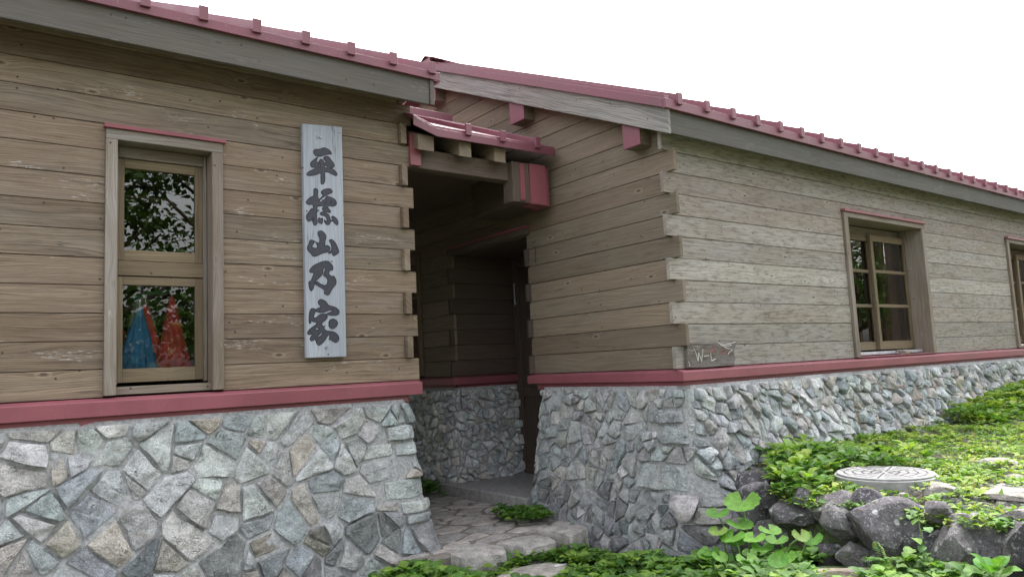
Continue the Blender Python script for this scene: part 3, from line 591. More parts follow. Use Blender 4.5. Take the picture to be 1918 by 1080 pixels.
# recess walls facing the front and the back
mr = MB()
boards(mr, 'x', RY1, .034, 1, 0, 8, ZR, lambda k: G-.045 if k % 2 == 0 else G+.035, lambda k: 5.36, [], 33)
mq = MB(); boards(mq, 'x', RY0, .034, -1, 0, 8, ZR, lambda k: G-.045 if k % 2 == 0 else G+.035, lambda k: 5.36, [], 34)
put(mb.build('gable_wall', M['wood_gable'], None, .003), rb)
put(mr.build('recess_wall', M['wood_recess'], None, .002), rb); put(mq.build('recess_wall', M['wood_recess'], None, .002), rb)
bk = MB(); bk.box(G+.04, 17, DR+.036, DR+.046, ZR, 1.358+.40, 'x')
for a_, b_ in ((7.0, 8.73), (11.09, 12.82)): pass
bk = MB()
for a_, b_, c_, d_ in ((G+.04, 7.0, ZR, 1.8), (8.73, 11.09, ZR, 1.8), (12.82, 17, ZR, 1.8), (7.0, 8.73, 1.37, 1.8), (11.09, 12.82, 1.37, 1.8)): bk.box(a_, b_, DR+.036, DR+.046, c_, d_, 'x')
bk.prism([(DR+.047, ZR), (RY0-.04, ZR), (RY0-.04, 2.68), (DR+.047, 1.83)], 0, G+.036, G+.046, 'y', rc()); bk.prism([(RY0-.04, HZ+.01), (RY1+.04, HZ+.01), (RY1+.04, 3.3), (RY0-.04, 2.68)], 0, G+.036, G+.046, 'y', rc())
bk.box(G+.036, G+.046, RY1+.04, 7.55, ZR, 3.3, 'y'); bk.box(G+.036, G+.046, 7.55, 10.2, 1.38, 3.0, 'y')
put(bk.build('wall_backing', M['inside'], None), rb)
# band round the right wing
b = MB(); zt, zb_, zm = ZR-.002, ZR-.092, ZR-.02
b.prism([(DR-.052, zb_), (DR-.052, zm), (DR+.01, zt), (DR+.01, zb_)], 0, G-.052, 17, 'x', rc())
b.prism([(G-.052, zb_), (G-.052, zm), (G+.01, zt), (G+.01, zb_)], 1, DR+.0102, RY0+.03, 'y', rc())
b.prism([(G-.052, zb_), (G-.052, zm), (G+.01, zt), (G+.01, zb_)], 1, RY1-.03, 10.2, 'y', rc())
b.prism([(RY1-.052, zb_), (RY1-.052, zm), (RY1+.01, zt), (RY1+.01, zb_)], 0, G-.051, 5.30, 'x', rc())
b.box(G+.0, 17, DR-.008, DR+.012, zb_-.055, zb_-.0005); b.box(G-.008, G+.012, DR-.0075, RY0-.06, zb_-.055, zb_-.0005, 'y'); b.box(G-.008, G+.012, RY1+.02, 10.2, zb_-.055, zb_-.0005, 'y'); b.box(G+.013, 5.3, RY1-.008, RY1+.012, zb_-.055, zb_-.0005)
put(b.build('sill_band', M['red'], None, .004), rb)
# long-side windows
def window_right(parent, x, slab):
    f = MB(); y = DR
    f.box(x, x+.07, y-.026, y+.22, -.078, 1.305, 'z'); f.box(x+1.65, x+1.718, y-.026, y+.26, -.078, 1.305, 'z'); f.box(x, x+1.718, y-.026, y+.22, 1.3053, 1.357, 'x')
    f.box(x+.07, x+1.65, y+.24, y+.28, 1.215, 1.305, 'x')
    fr = put(f.build('window', M['wood_frame'], None, .003), parent)
    if slab: fr['label'] = slab
    s = MB()
    def sash(x0, x1, yy):
        s.box(x0, x0+.055, yy, yy+.035, -.012, 1.222, 'z'); s.box(x1-.055, x1, yy, yy+.035, -.012, 1.222, 'z')
        s.box(x0+.0553, x1-.0553, yy+.001, yy+.034, 1.152, 1.222, 'x'); s.box(x0+.0553, x1-.0553, yy+.001, yy+.034, -.012, .075, 'x')
        for z in (.438, .808): s.box(x0+.0553, x1-.0553, yy+.003, yy+.032, z, z+.033, 'x')
    sash(x+.87, x+1.655, y+.175); sash(x+.072, x+.93, y+.215)
    s.build('sash', M['wood_sash'], fr, .002)
    for x0, x1, yy in ((x+.92, x+1.605, y+.192), (x+.12, x+.88, y+.232)):
        g = MB(); g.face([(x0, yy, .07), (x1, yy, .07), (x1, yy, 1.16), (x0, yy, 1.16)], [(0, 0)]*4, (1, 1, 1)); g.build('pane', M['glass'], fr)
    t = MB(); t.box(x+.07, x+1.65, y+.10, y+.26, -.060, -.030, 'x'); t.build('sill_track', M['alu'], fr, .002)
    t = MB(); t.box(x+.068, x+1.652, y-.02, y+.0995, -.082, -.070, 'x'); t.build('window_sill', M['red'], fr, .002)
    d = MB(); d.box(x-.014, x+1.732, y-.045, y+.0, 1.358, 1.382); d.build('drip_cap', M['red'], fr, .002)
    c = MB(); n = 24
    for i in range(n):
        xa, xb = x+1.25+.36*i/n, x+1.25+.36*(i+1)/n; ya = y+.30+.018*math.sin(i*1.9); yb = y+.30+.018*math.sin((i+1)*1.9)
        c.face([(xa, ya, -.0), (xb, yb, 0.), (xb, yb, 1.2), (xa, ya, 1.2)], [(0, 0)]*4, (1, 1, 1))
    c.build('curtain', M['curtain'], fr, smooth=True)
    return fr
window_right(rb, 7.004, 'two-sash window nearer the corner, small stone on its sill'); window_right(rb, 11.094, 'farther window partly out of frame')
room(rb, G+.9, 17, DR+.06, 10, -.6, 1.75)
# roof
EYR, EZR = 3.57, 1.890
b = MB(); YR = 6.92
b2 = MB()
roof_slab(b2, 4.28, 17.5, EYR-.02, EZR+.005, YR, .045, SR); ZRD = EZR+SR*(YR-EYR)
b2.prism([(YR, ZRD), (10.4, EZR), (10.4, EZR+.05), (YR, ZRD+.05)], 0, 4.28, 17.5, 'y', rc())
for i in range(0, 39):
    xb = 4.405+.335*i; ye, ze = EYR-.03, EZR+.045; L = 3.35
    b2.prism([(ye, ze), (ye+L, ze+SR*L), (ye+L, ze+SR*L+.062), (ye, ze+.062)], 0, xb-.022, xb+.022, 'y', rc())
    b2.box(xb-.027, xb+.027, EYR-.052, EYR-.031, EZR+.022, EZR+.112)
b2.box(4.258, 17.5, EYR-.03, EYR, EZR-.02, EZR+.052)
# rake trim: folded metal over the bargeboard, doubled by a seam
def rk(y, dz): return EZR+SR*(y-EYR)+dz
for x0, x1, lo, hi in ((4.256, 4.279, -.012, .060), (4.2795, 4.33, .046, .088)):
    b2.prism([(EYR-.0, rk(EYR, lo)), (YR, rk(YR, lo)), (YR, rk(YR, hi)), (EYR-.0, rk(EYR, hi))], 0, x0, x1, 'y', rc())
rf = put(b2.build('roof', M['red_roof'], None, .0008), rb)
# ridge cap with its open folded end
b = MB()
for sg in (-1, 1):
    p = [(YR, ZRD+.105), (YR+sg*.20, ZRD+.035), (YR+sg*.20, ZRD+.12), (YR, ZRD+.19)] if False else [(YR, ZRD+.125), (YR+sg*.19, ZRD+.045), (YR+sg*.19, ZRD+.056), (YR, ZRD+.138)]
    b.prism(p if sg > 0 else p[::-1], 0, 4.235, 17.5, 'x', rc())
b.box(4.236, 4.262, YR-.11, YR+.11, ZRD+.0, ZRD+.085)
b.build('ridge_cap', M['red_roof'], rf, .002)
b = MB(); b.prism([(EYR-.012, 1.678), (YR, 1.678+SR*(YR-EYR)), (YR, 1.893+SR*(YR-EYR)), (EYR-.012, 1.893)], 0, 4.290, 4.322, 's', (.3, .2, .75))
put(b.build('bargeboard', M['wood_barge'], None, .003), rb)
b = MB(); b.box(4.3225, 17.5, EYR, EYR+.032, 1.690, EZR-.021, 'x'); put(b.build('fascia', M['wood_fascia'], None, .003), rb)
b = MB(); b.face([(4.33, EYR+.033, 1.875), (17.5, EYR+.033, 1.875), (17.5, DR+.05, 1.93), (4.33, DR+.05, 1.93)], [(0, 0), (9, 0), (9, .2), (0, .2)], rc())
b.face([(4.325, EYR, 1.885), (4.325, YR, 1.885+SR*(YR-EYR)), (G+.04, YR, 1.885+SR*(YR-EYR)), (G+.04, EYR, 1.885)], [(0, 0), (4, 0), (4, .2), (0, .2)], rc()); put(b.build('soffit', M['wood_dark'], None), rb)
for i, (y0, y1, z0) in enumerate(((3.880, 4.055, 1.690), (5.31, 5.52, 2.325), (6.86, 7.06, 3.0))):
    b = MB(); h = .19
    b.prism([(y0, z0), (y1, z0), (y1, z0+h+SR*.17*1), (y0, z0+h)], 0, 4.335, G+.01, 'x', rc()); pu = put(b.build('purlin', M['wood_gable'], None, .003), rb)
    b = MB(); b.prism([(y0-.004, z0-.004), (y1+.004, z0-.004), (y1+.004, z0+h+SR*.17), (y0-.004, z0+h-.01)], 0, 4.322, 4.334, 'y', rc()); b.build('purlin_cap', M['red_roof'], pu, .002)
# stone plinths
PR = Path2([(5.3, 5.38), (G-.01, 5.38), (G-.01, DR), (16.5, DR)], .05, 1.6, .35)
batg = lambda z: batter(z, .22)
ug0 = .2; ug1 = PR.seg[4][1]+.75
uc = PR.seg[2][2]+.02; bl = []; zz = -.245
for hh_, wl in ((.0001, 0), (.11, .28), (.15, .18), (.0001, 0), (.20, .36), (.0001, 0)):
    if wl: bl.append((uc-wl, uc+.08, zz-hh_, zz))
    zz -= hh_+.003+(.13 if not wl else 0)
put(stone_wall(None, PR, ug0, ug1, None, -.228, .09, .17, 41, R(80), 1.15, batg, dark=.95, zlow=-1.62, res=.012, Hh=.026, blocks=bl, amax=.021, pal=PAL[:6]+PAL[8:10]+[(.42, .43, .42), (.38, .41, .42)]), rb)
put(stone_wall(None, PR, ug1, PR.len, None, -.225, .09, .16, 43, R(72), 1.2, batg, dark=1.08, zlow=-1.35, res=.018, Hh=.026, amax=.0155, darkfoot=False, pal=PAL+[(.45, .36, .32)]), rb)
PC = Path2([(G-.0, 10.), (G-.0, RY1-.0), (5.30, RY1-.0)], .05)
put(stone_wall(None, PC, 1.6, PC.len, None, -.226, .08, .16, 47, 0., 1.1, lambda z: batter(z, .07), amax=.013, dark=1.3, zlow=-1.45, res=.02, Hh=.03, darkfoot=False), rb)
# door, header, landing
b = MB(); dx = 5.285
b.box(dx, dx+.04, RY0+.04, RY1-.01, -1.215, HZ, 'z'); dr = put(b.build('door', M['wood_dark'], None, .003), rb)
b = MB()
for y0, y1 in ((RY0+.05, RY0+.15), (RY1-.13, RY1-.03), (6.1, 6.2)): b.box(dx-.018, dx-.0003, y0, y1, -1.20, HZ-.02, 'z')
for z0 in (-1.2, -.35, HZ-.12): b.box(dx-.016, dx-.0003, RY0+.1503, RY1-.1303, z0, z0+.1, 'y')
b.build('door_frame', M['wood_dark'], dr, .002)
b = MB(); tube(b, [(dx-.045, RY1-.10, .70), (dx-.045, RY1-.10, .95)], .008); tube(b, [(dx-.018, RY1-.10, .72), (dx-.045, RY1-.10, .72)], .006); b.build('door_handle', M['alu'], dr)
b = MB(); b.box(G-.055, G-.002, RY0-.06, RY1+.02, HZ+.0, HZ+.062, 'y'); hd = put(b.build('door_header', M['wood_dark'], None, .003), rb)
b = MB(); b.box(G-.068, G-.003, RY0-.075, RY1+.03, HZ+.0625, HZ+.085, 'y'); b.build('drip_cap', M['red'], hd, .002)
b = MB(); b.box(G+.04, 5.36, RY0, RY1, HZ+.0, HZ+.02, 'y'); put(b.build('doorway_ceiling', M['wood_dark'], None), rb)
# inside face of the near side of the recess and below-band plinth of the return come with the walls
# passage window beyond the doorway
b = MB(); b.box(G-.028, G+.12, 7.55, 7.61, -.07, 1.36, 'z'); b.box(G-.028, G+.12, 8.84, 8.9, -.07, 1.36, 'z'); b.box(G-.028, G+.12, 7.6103, 8.8397, 1.30, 1.36, 'y'); b.box(G-.028, G+.12, 7.6103, 8.8397, -.07, -.02, 'y')
for z in (.42, .86): b.box(G+.06, G+.09, 7.6103, 8.8397, z, z+.03, 'y')
b.box(G+.06, G+.09, 8.2, 8.24, -.02, 1.3, 'z'); pw = put(b.build('window', M['wood_sash'], None, .003), rb); pw['label'] = 'shaded window inside the covered passage'
g = MB(); g.face([(G+.075, 7.6, -.02), (G+.075, 8.85, -.02), (G+.075, 8.85, 1.3), (G+.075, 7.6, 1.3)], [(0, 0)]*4, (1, 1, 1)); g.build('pane', M['glass'], pw)
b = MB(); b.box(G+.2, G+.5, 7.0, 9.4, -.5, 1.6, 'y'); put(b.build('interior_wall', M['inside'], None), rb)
# roof over the passage between the wings
pr = MB(); EP, EZP = 4.955, 1.925
def pz(y): return EZP+.42*(y-EP)
YP = 6.20
pr.prism([(EP, EZP), (YP, pz(YP)), (YP, pz(YP)+.03), (EP, EZP+.03)], 0, 3.10, 4.375, 'y', rc())
pr.idx([Vector(p) for p in ((2.905, EP, EZP+.09), (3.10, EP, EZP+.03), (3.10, YP, pz(YP)+.03), (2.905, YP, pz(YP)+.06), (2.905, EP, EZP+.06), (3.10, EP, EZP), (3.10, YP, pz(YP)), (2.905, YP, pz(YP)+.03))], [(0, 1, 2, 3), (4, 7, 6, 5), (0, 4, 5, 1), (0, 3, 7, 4)], rc())
pr.prism([(YP, pz(YP)), (9.9, pz(YP)-.75), (9.9, pz(YP)-.72), (YP, pz(YP)+.03)], 0, 2.905, 4.43, 'y', rc())
for xb in (3.417, 3.774, 4.157):
    pr.prism([(EP-.01, EZP+.03), (YP, pz(YP)+.03), (YP, pz(YP)+.075), (EP-.01, EZP+.075)], 0, xb-.02, xb+.02, 'y', rc()); pr.box(xb-.027, xb+.027, EP-.034, EP-.0105, EZP-.012, EZP+.085)
pr.box(2.905, 4.07, YP-.05, YP+.06, pz(YP)+.045, pz(YP)+.125)
pr.prism([(2.905, EZP-.0), (3.12, EZP-.062), (4.375, EZP-.050), (4.375, EZP+.018), (3.12, EZP+.004), (2.905, EZP+.075)], 1, EP-.010, EP-.0005, 'x', rc())
po = put(pr.build('porch_roof', M['red_roof'], None, .002), rb)
for xr, wd in ((3.05, .15), (3.43, .12), (3.79, .12)):
    b = MB(); b.prism([(EP+.05, EZP-.175), (5.9, pz(5.9)-.19), (5.9, pz(5.9)-.06), (EP+.05, EZP-.045)], 0, xr-wd/2, xr+wd/2, 'y', rc()); b.build('rafter', M['wood_gable'], po, .004)
b = MB(); b.box(2.905, 4.05, 5.12, 5.24, 1.635, 1.80, 'x'); b.build('beam', M['wood_dark'], po, .004)
b = MB(); b.box(3.955, 4.145, 5.06, 5.20, 1.438, 1.80, 'z'); b.box(4.1, 4.42, 5.21, 5.9, 1.45, 1.80, 'y'); br = b.build('bracket', M['wood_dark'], po, .004)
for q_ in ((4.148, 4.33, 5.045, 5.20, 1.432, 1.80), (4.332, 4.40, 5.09, 5.30, 1.436, 1.80), (4.035, 4.085, 5.045, 5.0585, 1.455, 1.79), (2.94, 3.035, 5.07, 5.119, 1.64, 1.90)):
    b = MB(); b.box(*q_); b.build('metal_cladding', M['red'], po, .0008)
b = MB(); b.box(2.905, 4.424, 5.30, 9.9, 1.795, 1.81, 'y'); b.build('ceiling_boards', M['wood_dark'], po)
b = MB(); b.box(2.905, 4.424, 9.88, 9.93, -1.4, 1.79, 'z'); b.build('end_wall', M['wood_dark'], po)
# ------------------------------------------------------------------ landing slab, flagged path
b = MB(); b.box(4.27, 5.36, 5.50, 6.99, -1.33, -1.205); lo = b.build('landing_slab', M['concrete'], None, .012); tag(lo, 'smooth grey concrete landing slab in front of the recessed brown door', 'slab')
pm = MB(); rg = random.Random(3)
FC = cells(2.6, 4.62, 4.80, 9.8, .12, .30, 9, R(8), 1.3, .010, 2500)
for i, poly in enumerate(FC):
    c = rg.choice([(.42, .385, .37), (.46, .42, .40), (.39, .365, .35), (.49, .44, .41)])
    stone(pm, poly, lambda u, v, h: (u, v, -1.335+h), .016, 900+i, c, .03, .03, .02, .25)
po_ = pm.build('path', M['stone'], None); tag(po_, kind='structure')
bb_ = MB(); bb_.box(2.6, 4.7, 4.72, 9.9, -1.6, -1.328); o = bb_.build('path_bed', simple('path_bed', (.20, .175, .155), .95, nscale=30), None, .02); tag(o, kind='structure'); o.name = 'path'
kerbs = [([(2.93, 4.52), (3.28, 4.44), (3.38, 4.62), (3.30, 4.86), (2.95, 4.88)], .14, 'pale worn step stone at the left end of the path edge, by the near building'),
         ([(3.42, 4.40), (3.74, 4.42), (3.80, 4.60), (3.70, 4.82), (3.34, 4.84)], .14, 'middle step stone of the path edge with a dark rough front'),
         ([(3.80, 4.34), (4.10, 4.46), (4.16, 4.66), (4.06, 4.92), (3.78, 4.90), (3.84, 4.60)], .17, 'largest rounded step stone, against the foot of the gable plinth')]
for i, (pg, hh, lab) in enumerate(kerbs):
    k = MB(); stone(k, pg, lambda u, v, h: (u, v, -1.46+h), hh, 950+i, (.45, .42, .40), .03, .05, .02, .5, 1); tag(k.build('step_stone', M['stone'], None), lab, 'step stone', 'step stones along the path edge')
k = MB(); stone(k, [(2.95, 4.05), (3.30, 3.98), (3.62, 4.10), (3.60, 4.30), (3.30, 4.42), (3.0, 4.30)], lambda u, v, h: (u, v, -1.50+h), .075, 970, (.42, .38, .35), .03, .05, .02, .5, 1); tag(k.build('stepping_stone', M['stone'], None), 'flat pale stone among weeds below the step, at the bottom edge', 'stepping stone')
k = MB(); stone(k, [(3.48, 4.19), (3.57, 4.175), (3.61, 4.19), (3.56, 4.21), (3.50, 4.21)], lambda u, v, h: (u, v, -1.424+h), .003, 971, (1., 1., 1.), .01, .05, .02, .1); tag(k.build('paper_scrap', M['white_paint'], None), 'small white scrap lying on the flat stone below the step', 'litter')

# ================================================================== NAME BOARD
sg_ = empty('name_board', 'tall pale blue-grey wooden board with five carved dark characters', 'sign', (2.19, DL-.02, .12))
b = MB(); b.idx([Vector(p) for p in ((2.040, DL-.045, .125), (2.342, DL-.045, .125), (2.350, DL-.045, 1.850), (2.040, DL-.045, 1.826), (2.040, DL-.003, .125), (2.342, DL-.003, .125), (2.350, DL-.003, 1.850), (2.040, DL-.003, 1.826))],
    [(0, 1, 2, 3), (5, 4, 7, 6), (1, 5, 6, 2), (4, 0, 3, 7), (3, 2, 6, 7), (4, 5, 1, 0)], (.5, .5, .5), lambda p: (p[2], p[0])); put(b.build('board', M['sign'], None, .004), sg_)
def catmull(P, n=3):
    out = []; L = len(P)
    for i in range(L):
        p0, p1, p2, p3 = P[i-1], P[i], P[(i+1) % L], P[(i+2) % L]
        for k in range(n):
            t = k/n; f = lambda a, b_, c, d: .5*((2*b_)+(-a+c)*t+(2*a-5*b_+4*c-d)*t*t+(-a+3*b_-3*c+d)*t**3)
            out.append((f(p0[0], p1[0], p2[0], p3[0]), f(p0[1], p1[1], p2[1], p3[1])))
    return out
for outs, holes in CHARS:
    def mk(name, m_, ex, bev, fill, y, par):
        cu = bpy.data.curves.new(name, 'CURVE'); cu.dimensions = '2D' if fill else '3D'
        if fill: cu.fill_mode = 'BOTH'; cu.extrude = ex
        else: cu.bevel_depth = bev; cu.bevel_resolution = 1
        for P in outs+holes:
            Q = catmull(P); s = cu.splines.new('POLY'); s.points.add(len(Q)-1); s.use_cyclic_u = True
            for i, (x, z) in enumerate(Q): s.points[i].co = (x, z, 0, 1)
        t_ = bpy.data.objects.new(name+'_outline', cu); C.collection.objects.link(t_); bpy.context.view_layer.update()
        me = bpy.data.meshes.new_from_object(t_.evaluated_get(bpy.context.evaluated_depsgraph_get())); bpy.data.objects.remove(t_); me.materials.clear(); me.materials.append(m_)
        for v_ in me.vertices: v_.co = (v_.co.x, y-v_.co.z, v_.co.y)
        o = bpy.data.objects.new(name, me); C.collection.objects.link(o)
        return o
    c1 = mk('character', M['carve'], .001, 0, True, DL-.0462, None); put(c1, sg_)
    c2 = mk('character_edge_shade', M['carve_shade'], 0, .0034, False, DL-.0455, None); c2.parent = c1  # dark outline round each character, shade of the carving put in as colour
for (x, z) in ((2.176, 1.742), (2.187, .197), (2.327, 1.80)):
    b = MB(); tube(b, [(x, DL-.046, z), (x, DL-.056, z)], .009 if z != 1.80 else .004, n=10); put(b.build('bolt', M['steel'], None), sg_)

# ================================================================== GRAFFITI PLAQUE on the long wall
gp = empty('wood_plaque', 'rough broken grey wood piece with scratched white W and red A above the red band', 'plaque', (4.8, DR-.02, -.08))
b = MB(); prof = [(4.482, -.080), (4.70, -.083), (4.90, -.080), (5.06, -.078), (5.085, -.03), (5.075, .02), (5.09, .06), (5.13, .112), (5.03, .098), (4.93, .088), (4.86, .112), (4.74, .106), (4.62, .108), (4.50, .113), (4.497, .03)]
b.prism(prof, 1, DR-.030, DR-.004, 'x', (.3, .2, .35)); put(b.build('panel', wood('plaque_wood', (.075, .06, .055), (.22, .19, .175), (.26, .24, .25), .7, 1.2, .6, .6), None, .004), gp)
def scratch(segs, m_, name, wd=.0020):
    b = MB()
    for P in segs: tube(b, [(x, DR-.031, z) for x, z in P], wd, n=5)
    put(b.build(name, m_, None), gp)
scratch([[(4.566, .074), (4.592, .04), (4.612, -.030)], [(4.612, -.030), (4.628, .035)], [(4.628, .035), (4.655, -.035)], [(4.655, -.035), (4.682, .060)]], M['white_paint'], 'letter_w')
scratch([[(4.765, .030), (4.790, .055), (4.800, .085)], [(4.800, .085), (4.845, .030)], [(4.775, .045), (4.83, .048)]], M['red_paint'], 'letter_a')
scratch([[(4.772, .03), (4.775, -.035), (4.815, -.045)], [(4.78, -.03), (4.83, -.022)]], M['white_paint'], 'letter_l')
scratch([[(4.905, .045), (4.935, .055), (4.955, .035), (4.93, .012), (4.905, .02), (4.91, .045)], [(4.925, .03), (4.965, .015)]], M['red_paint'], 'scribble', .0018)
for P_ in ([(4.90, .09), (4.98, .06), (5.05, .05), (4.99, .015)], [(4.96, .072), (5.045, .085)], [(4.69, .005), (4.75, .008)], [(4.50, -.03), (4.515, -.05), (4.505, -.065)], [(4.87, .105), (4.95, .083), (5.10, .108)]): scratch([P_], M['white_paint'], 'scratch_mark', .0022)

# hook with a cord by the doorway
hk = empty('hanging_cord', 'short dark cord hanging from a small steel hook on the gable boards', 'hook', (G-.01, 5.40, 1.13))
b = MB(); tube(b, [(G, 5.40, 1.165), (G-.02, 5.40, 1.165), (G-.034, 5.40, 1.155), (G-.034, 5.385, 1.135), (G-.022, 5.38, 1.13)], .0045); put(b.build('hook', M['steel'], None), hk)
b = MB(); tube(b, [(G-.02, 5.395, 1.15), (G-.012, 5.392, 1.08), (G-.010, 5.396, .99)], .003); tube(b, [(G-.010, 5.396, .992), (G-.010, 5.396, .965)], .008); put(b.build('cord', M['bark'], None), hk)

# stone on the window sill
def rock(name, loc, size, seed, col, mat_, label, cat, group=None, rot=0., flat=1., sub=4, facets=15, parent=None):
    rg = random.Random(seed); bm = bmesh.new(); bmesh.ops.create_icosphere(bm, subdivisions=sub, radius=1.)
    planes = []
    for _ in range(facets):
        d = Vector((rg.gauss(0, 1), rg.gauss(0, 1), rg.gauss(0, 1))).normalized(); planes.append((d, rg.uniform(.50, .80)))
    cr, sr = math.cos(rot), math.sin(rot)
    for v in bm.verts:
        p = v.co.copy()
        for d, k in planes:
            e = p.dot(d)-k
            if e > 0: p -= d*e*.985
        p += p.normalized()*(.05*noise.noise(p*1.7+Vector((seed, 0, 0)))+.03*noise.noise(p*5+Vector((0, seed, 0)))+.02*noise.noise(p*13+Vector((seed, seed, 0)))+.012*abs(noise.noise(p*30)))
        q = Vector((p.x*size[0]/1.45, p.y*size[1]/1.45, p.z*size[2]/1.45))
        # size: depth (x), along wall (y), height (z); rot turns it in the wall's own plane
        v.co = Vector((q.x, q.y*cr-q.z*sr, q.y*sr+q.z*cr))
    me = bpy.data.meshes.new(name); bm.to_mesh(me); bm.free(); me.materials.append(mat_)
    ca = me.color_attributes.new('Col', 'FLOAT_COLOR', 'CORNER'); ca.data.foreach_set('color', [*col, 1.]*len(me.loops))
    o = bpy.data.objects.new(name, me); C.collection.objects.link(o); o.location = loc
    return tag(o, label, cat, group)
rock('sill_stone', (8.06, DR+.03, -.045), (.07, .13, .05), 5, (.42, .36, .32), M['boulder'], 'small tan stone lying on the red sill of the two-sash window', 'stone', sub=3)

# ================================================================== THINGS HANGING BEHIND THE LEFT WINDOW
def cone_cloth(name, apex, base, w, m_, label, folds, seed):
    rg = random.Random(seed); b = MB(); n = 60; rows = 14; V = []
    A, B = Vector(apex), Vector(base)
    for j in range(rows+1):
        t = j/rows; c = A.lerp(B, t); r = .012+(w/2)*t**.85
        for i in range(n):
            th = 2*math.pi*i/n; k = 1+.22*t*math.sin(folds*th+seed)+.08*t*math.sin(folds*2.3*th+2*seed+3*t)
            V.append(c+Vector((math.cos(th)*r*k, math.sin(th)*r*.45*k, 0)))
    F = [(j*n+i, j*n+(i+1) % n, (j+1)*n+(i+1) % n, (j+1)*n+i) for j in range(rows) for i in range(n)]
    b.idx(V, F, (.5, .5, .5)); o = b.build(name, m_, None, smooth=True); return o
yy = DL+.30
def umb(loc, base, w, m_, label, folds, seed):
    r_ = empty('folded_umbrella', label, 'umbrella', base, 'folded umbrellas hanging behind the tall window')
    put(cone_cloth('canopy', loc, base, w, m_, label, folds, seed), r_)
    b = MB(); tube(b, [base, (loc[0], loc[1], loc[2]+.05), (loc[0]+.012, loc[1], loc[2]+.085), (loc[0]+.03, loc[1], loc[2]+.07)], .006); put(b.build('handle', M['steel'], None), r_)
umb((1.035, yy, .50), (1.015, yy, .03), .24, M['blue_cloth'], 'blue folded umbrella behind the lower pane of the tall window', 9, 1)
umb((1.075, yy+.05, .53), (1.165, yy+.05, .04), .11, M['red_cloth'], 'narrow dark red folded umbrella slanting beside the blue one', 7, 2)
umb((1.225, yy-.02, .58), (1.24, yy-.02, .06), .18, M['red_cloth'], 'bright red folded umbrella hanging at the right of the lower pane', 8, 3)
umb((1.06, yy+.10, .66), (1.07, yy+.10, .33), .14, M['clear_cloth'], 'pale see-through folded umbrella at the top centre of the lower pane', 9, 4)
umb((.955, yy+.12, .36), (.90, yy+.12, .05), .14, M['red_cloth'], 'dark red folded umbrella half hidden left of the blue one', 7, 5)
b = MB(); tube(b, [(.99, yy, .565), (1.06, yy, .59), (1.27, yy, .64)], .011, n=8); tag(b.build('rail', M['green_plastic'], None), 'slanting green rail holding the umbrellas behind the lower pane', 'rail')

# ================================================================== BOULDERS of the dry stone wall
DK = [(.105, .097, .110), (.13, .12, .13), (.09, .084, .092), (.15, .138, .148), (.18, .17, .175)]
BL = ['small dark stone under the big leaf at the plinth corner', 'flat wedge-shaped stone with dark shaded underside near the plinth corner', 'small stone with yellow moss at the left end of the terrace edge', 'large rounded grey stone at the left end of the terrace edge',
      'dark stone with pale spots hanging below the rounded one', 'ridged stone with a pale vein on its sloping top', 'biggest slanting stone, broad grey face with pale lichen spot', 'squarish stone tucked under the right end of the slanting stone',
      'mid-size stone with dark hollow beside it, above the climbing vine', 'tall upright stone standing at the bottom edge, right of the vine', 'pale flat stone lying on top between upright and corner stones', 'narrow hollowed stone between the upright one and the far right one',
      'big rounded stone cut by the right edge of the picture', 'low rough block with black stain behind the log', 'small block right of the fern at the bottom edge', 'small dark stone behind the round leaves at the bottom edge',
      'bluish stone just left of the low rough block', 'thin flat stone on top of the big right-hand stone', 'shaded stone in the gap behind the fern', 'shaded stone low in the gap at the bottom right', 'shaded stone behind the climbing vine']
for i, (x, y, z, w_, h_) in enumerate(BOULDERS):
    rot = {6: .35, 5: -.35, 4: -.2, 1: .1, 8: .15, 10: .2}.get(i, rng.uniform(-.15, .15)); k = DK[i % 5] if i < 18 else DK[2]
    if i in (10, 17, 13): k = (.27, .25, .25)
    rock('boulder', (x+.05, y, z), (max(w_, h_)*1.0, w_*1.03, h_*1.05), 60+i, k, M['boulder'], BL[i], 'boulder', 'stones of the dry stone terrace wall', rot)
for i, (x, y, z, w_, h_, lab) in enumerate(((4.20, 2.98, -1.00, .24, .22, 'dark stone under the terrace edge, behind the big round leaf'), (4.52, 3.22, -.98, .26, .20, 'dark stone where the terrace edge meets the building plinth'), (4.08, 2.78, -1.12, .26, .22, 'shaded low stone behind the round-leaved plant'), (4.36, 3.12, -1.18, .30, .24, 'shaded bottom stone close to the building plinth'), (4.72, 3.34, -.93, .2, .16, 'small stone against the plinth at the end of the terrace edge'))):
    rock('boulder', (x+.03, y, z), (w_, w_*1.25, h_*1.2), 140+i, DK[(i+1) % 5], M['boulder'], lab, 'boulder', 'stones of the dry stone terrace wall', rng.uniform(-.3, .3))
for i, (x, y, w_, lab) in enumerate(((4.55, 1.62, .26, 'broad flat pale stone set in the terrace weeds near the right edge'), (4.42, 1.95, .15, 'small flat stone on the terrace in front of the manhole cover'), (5.45, 2.02, .20, 'stone half sunk in the weeds behind and right of the manhole cover'), (5.15, 1.80, .15, 'round pinkish stone among weeds right of the manhole cover'), (4.28, 1.50, .18, 'flat grey stone behind the corner stone on the terrace'), (9.2, 2.75, .22, 'small pale stone in the grass far along the terrace'))):
    rock('flat_stone', (x, y, float(H(x, y))+.012), (w_, w_*1.1, .07), 90+i, (.36, .33, .31), M['boulder'], lab, 'stone', 'loose stones on the terrace', sub=3)
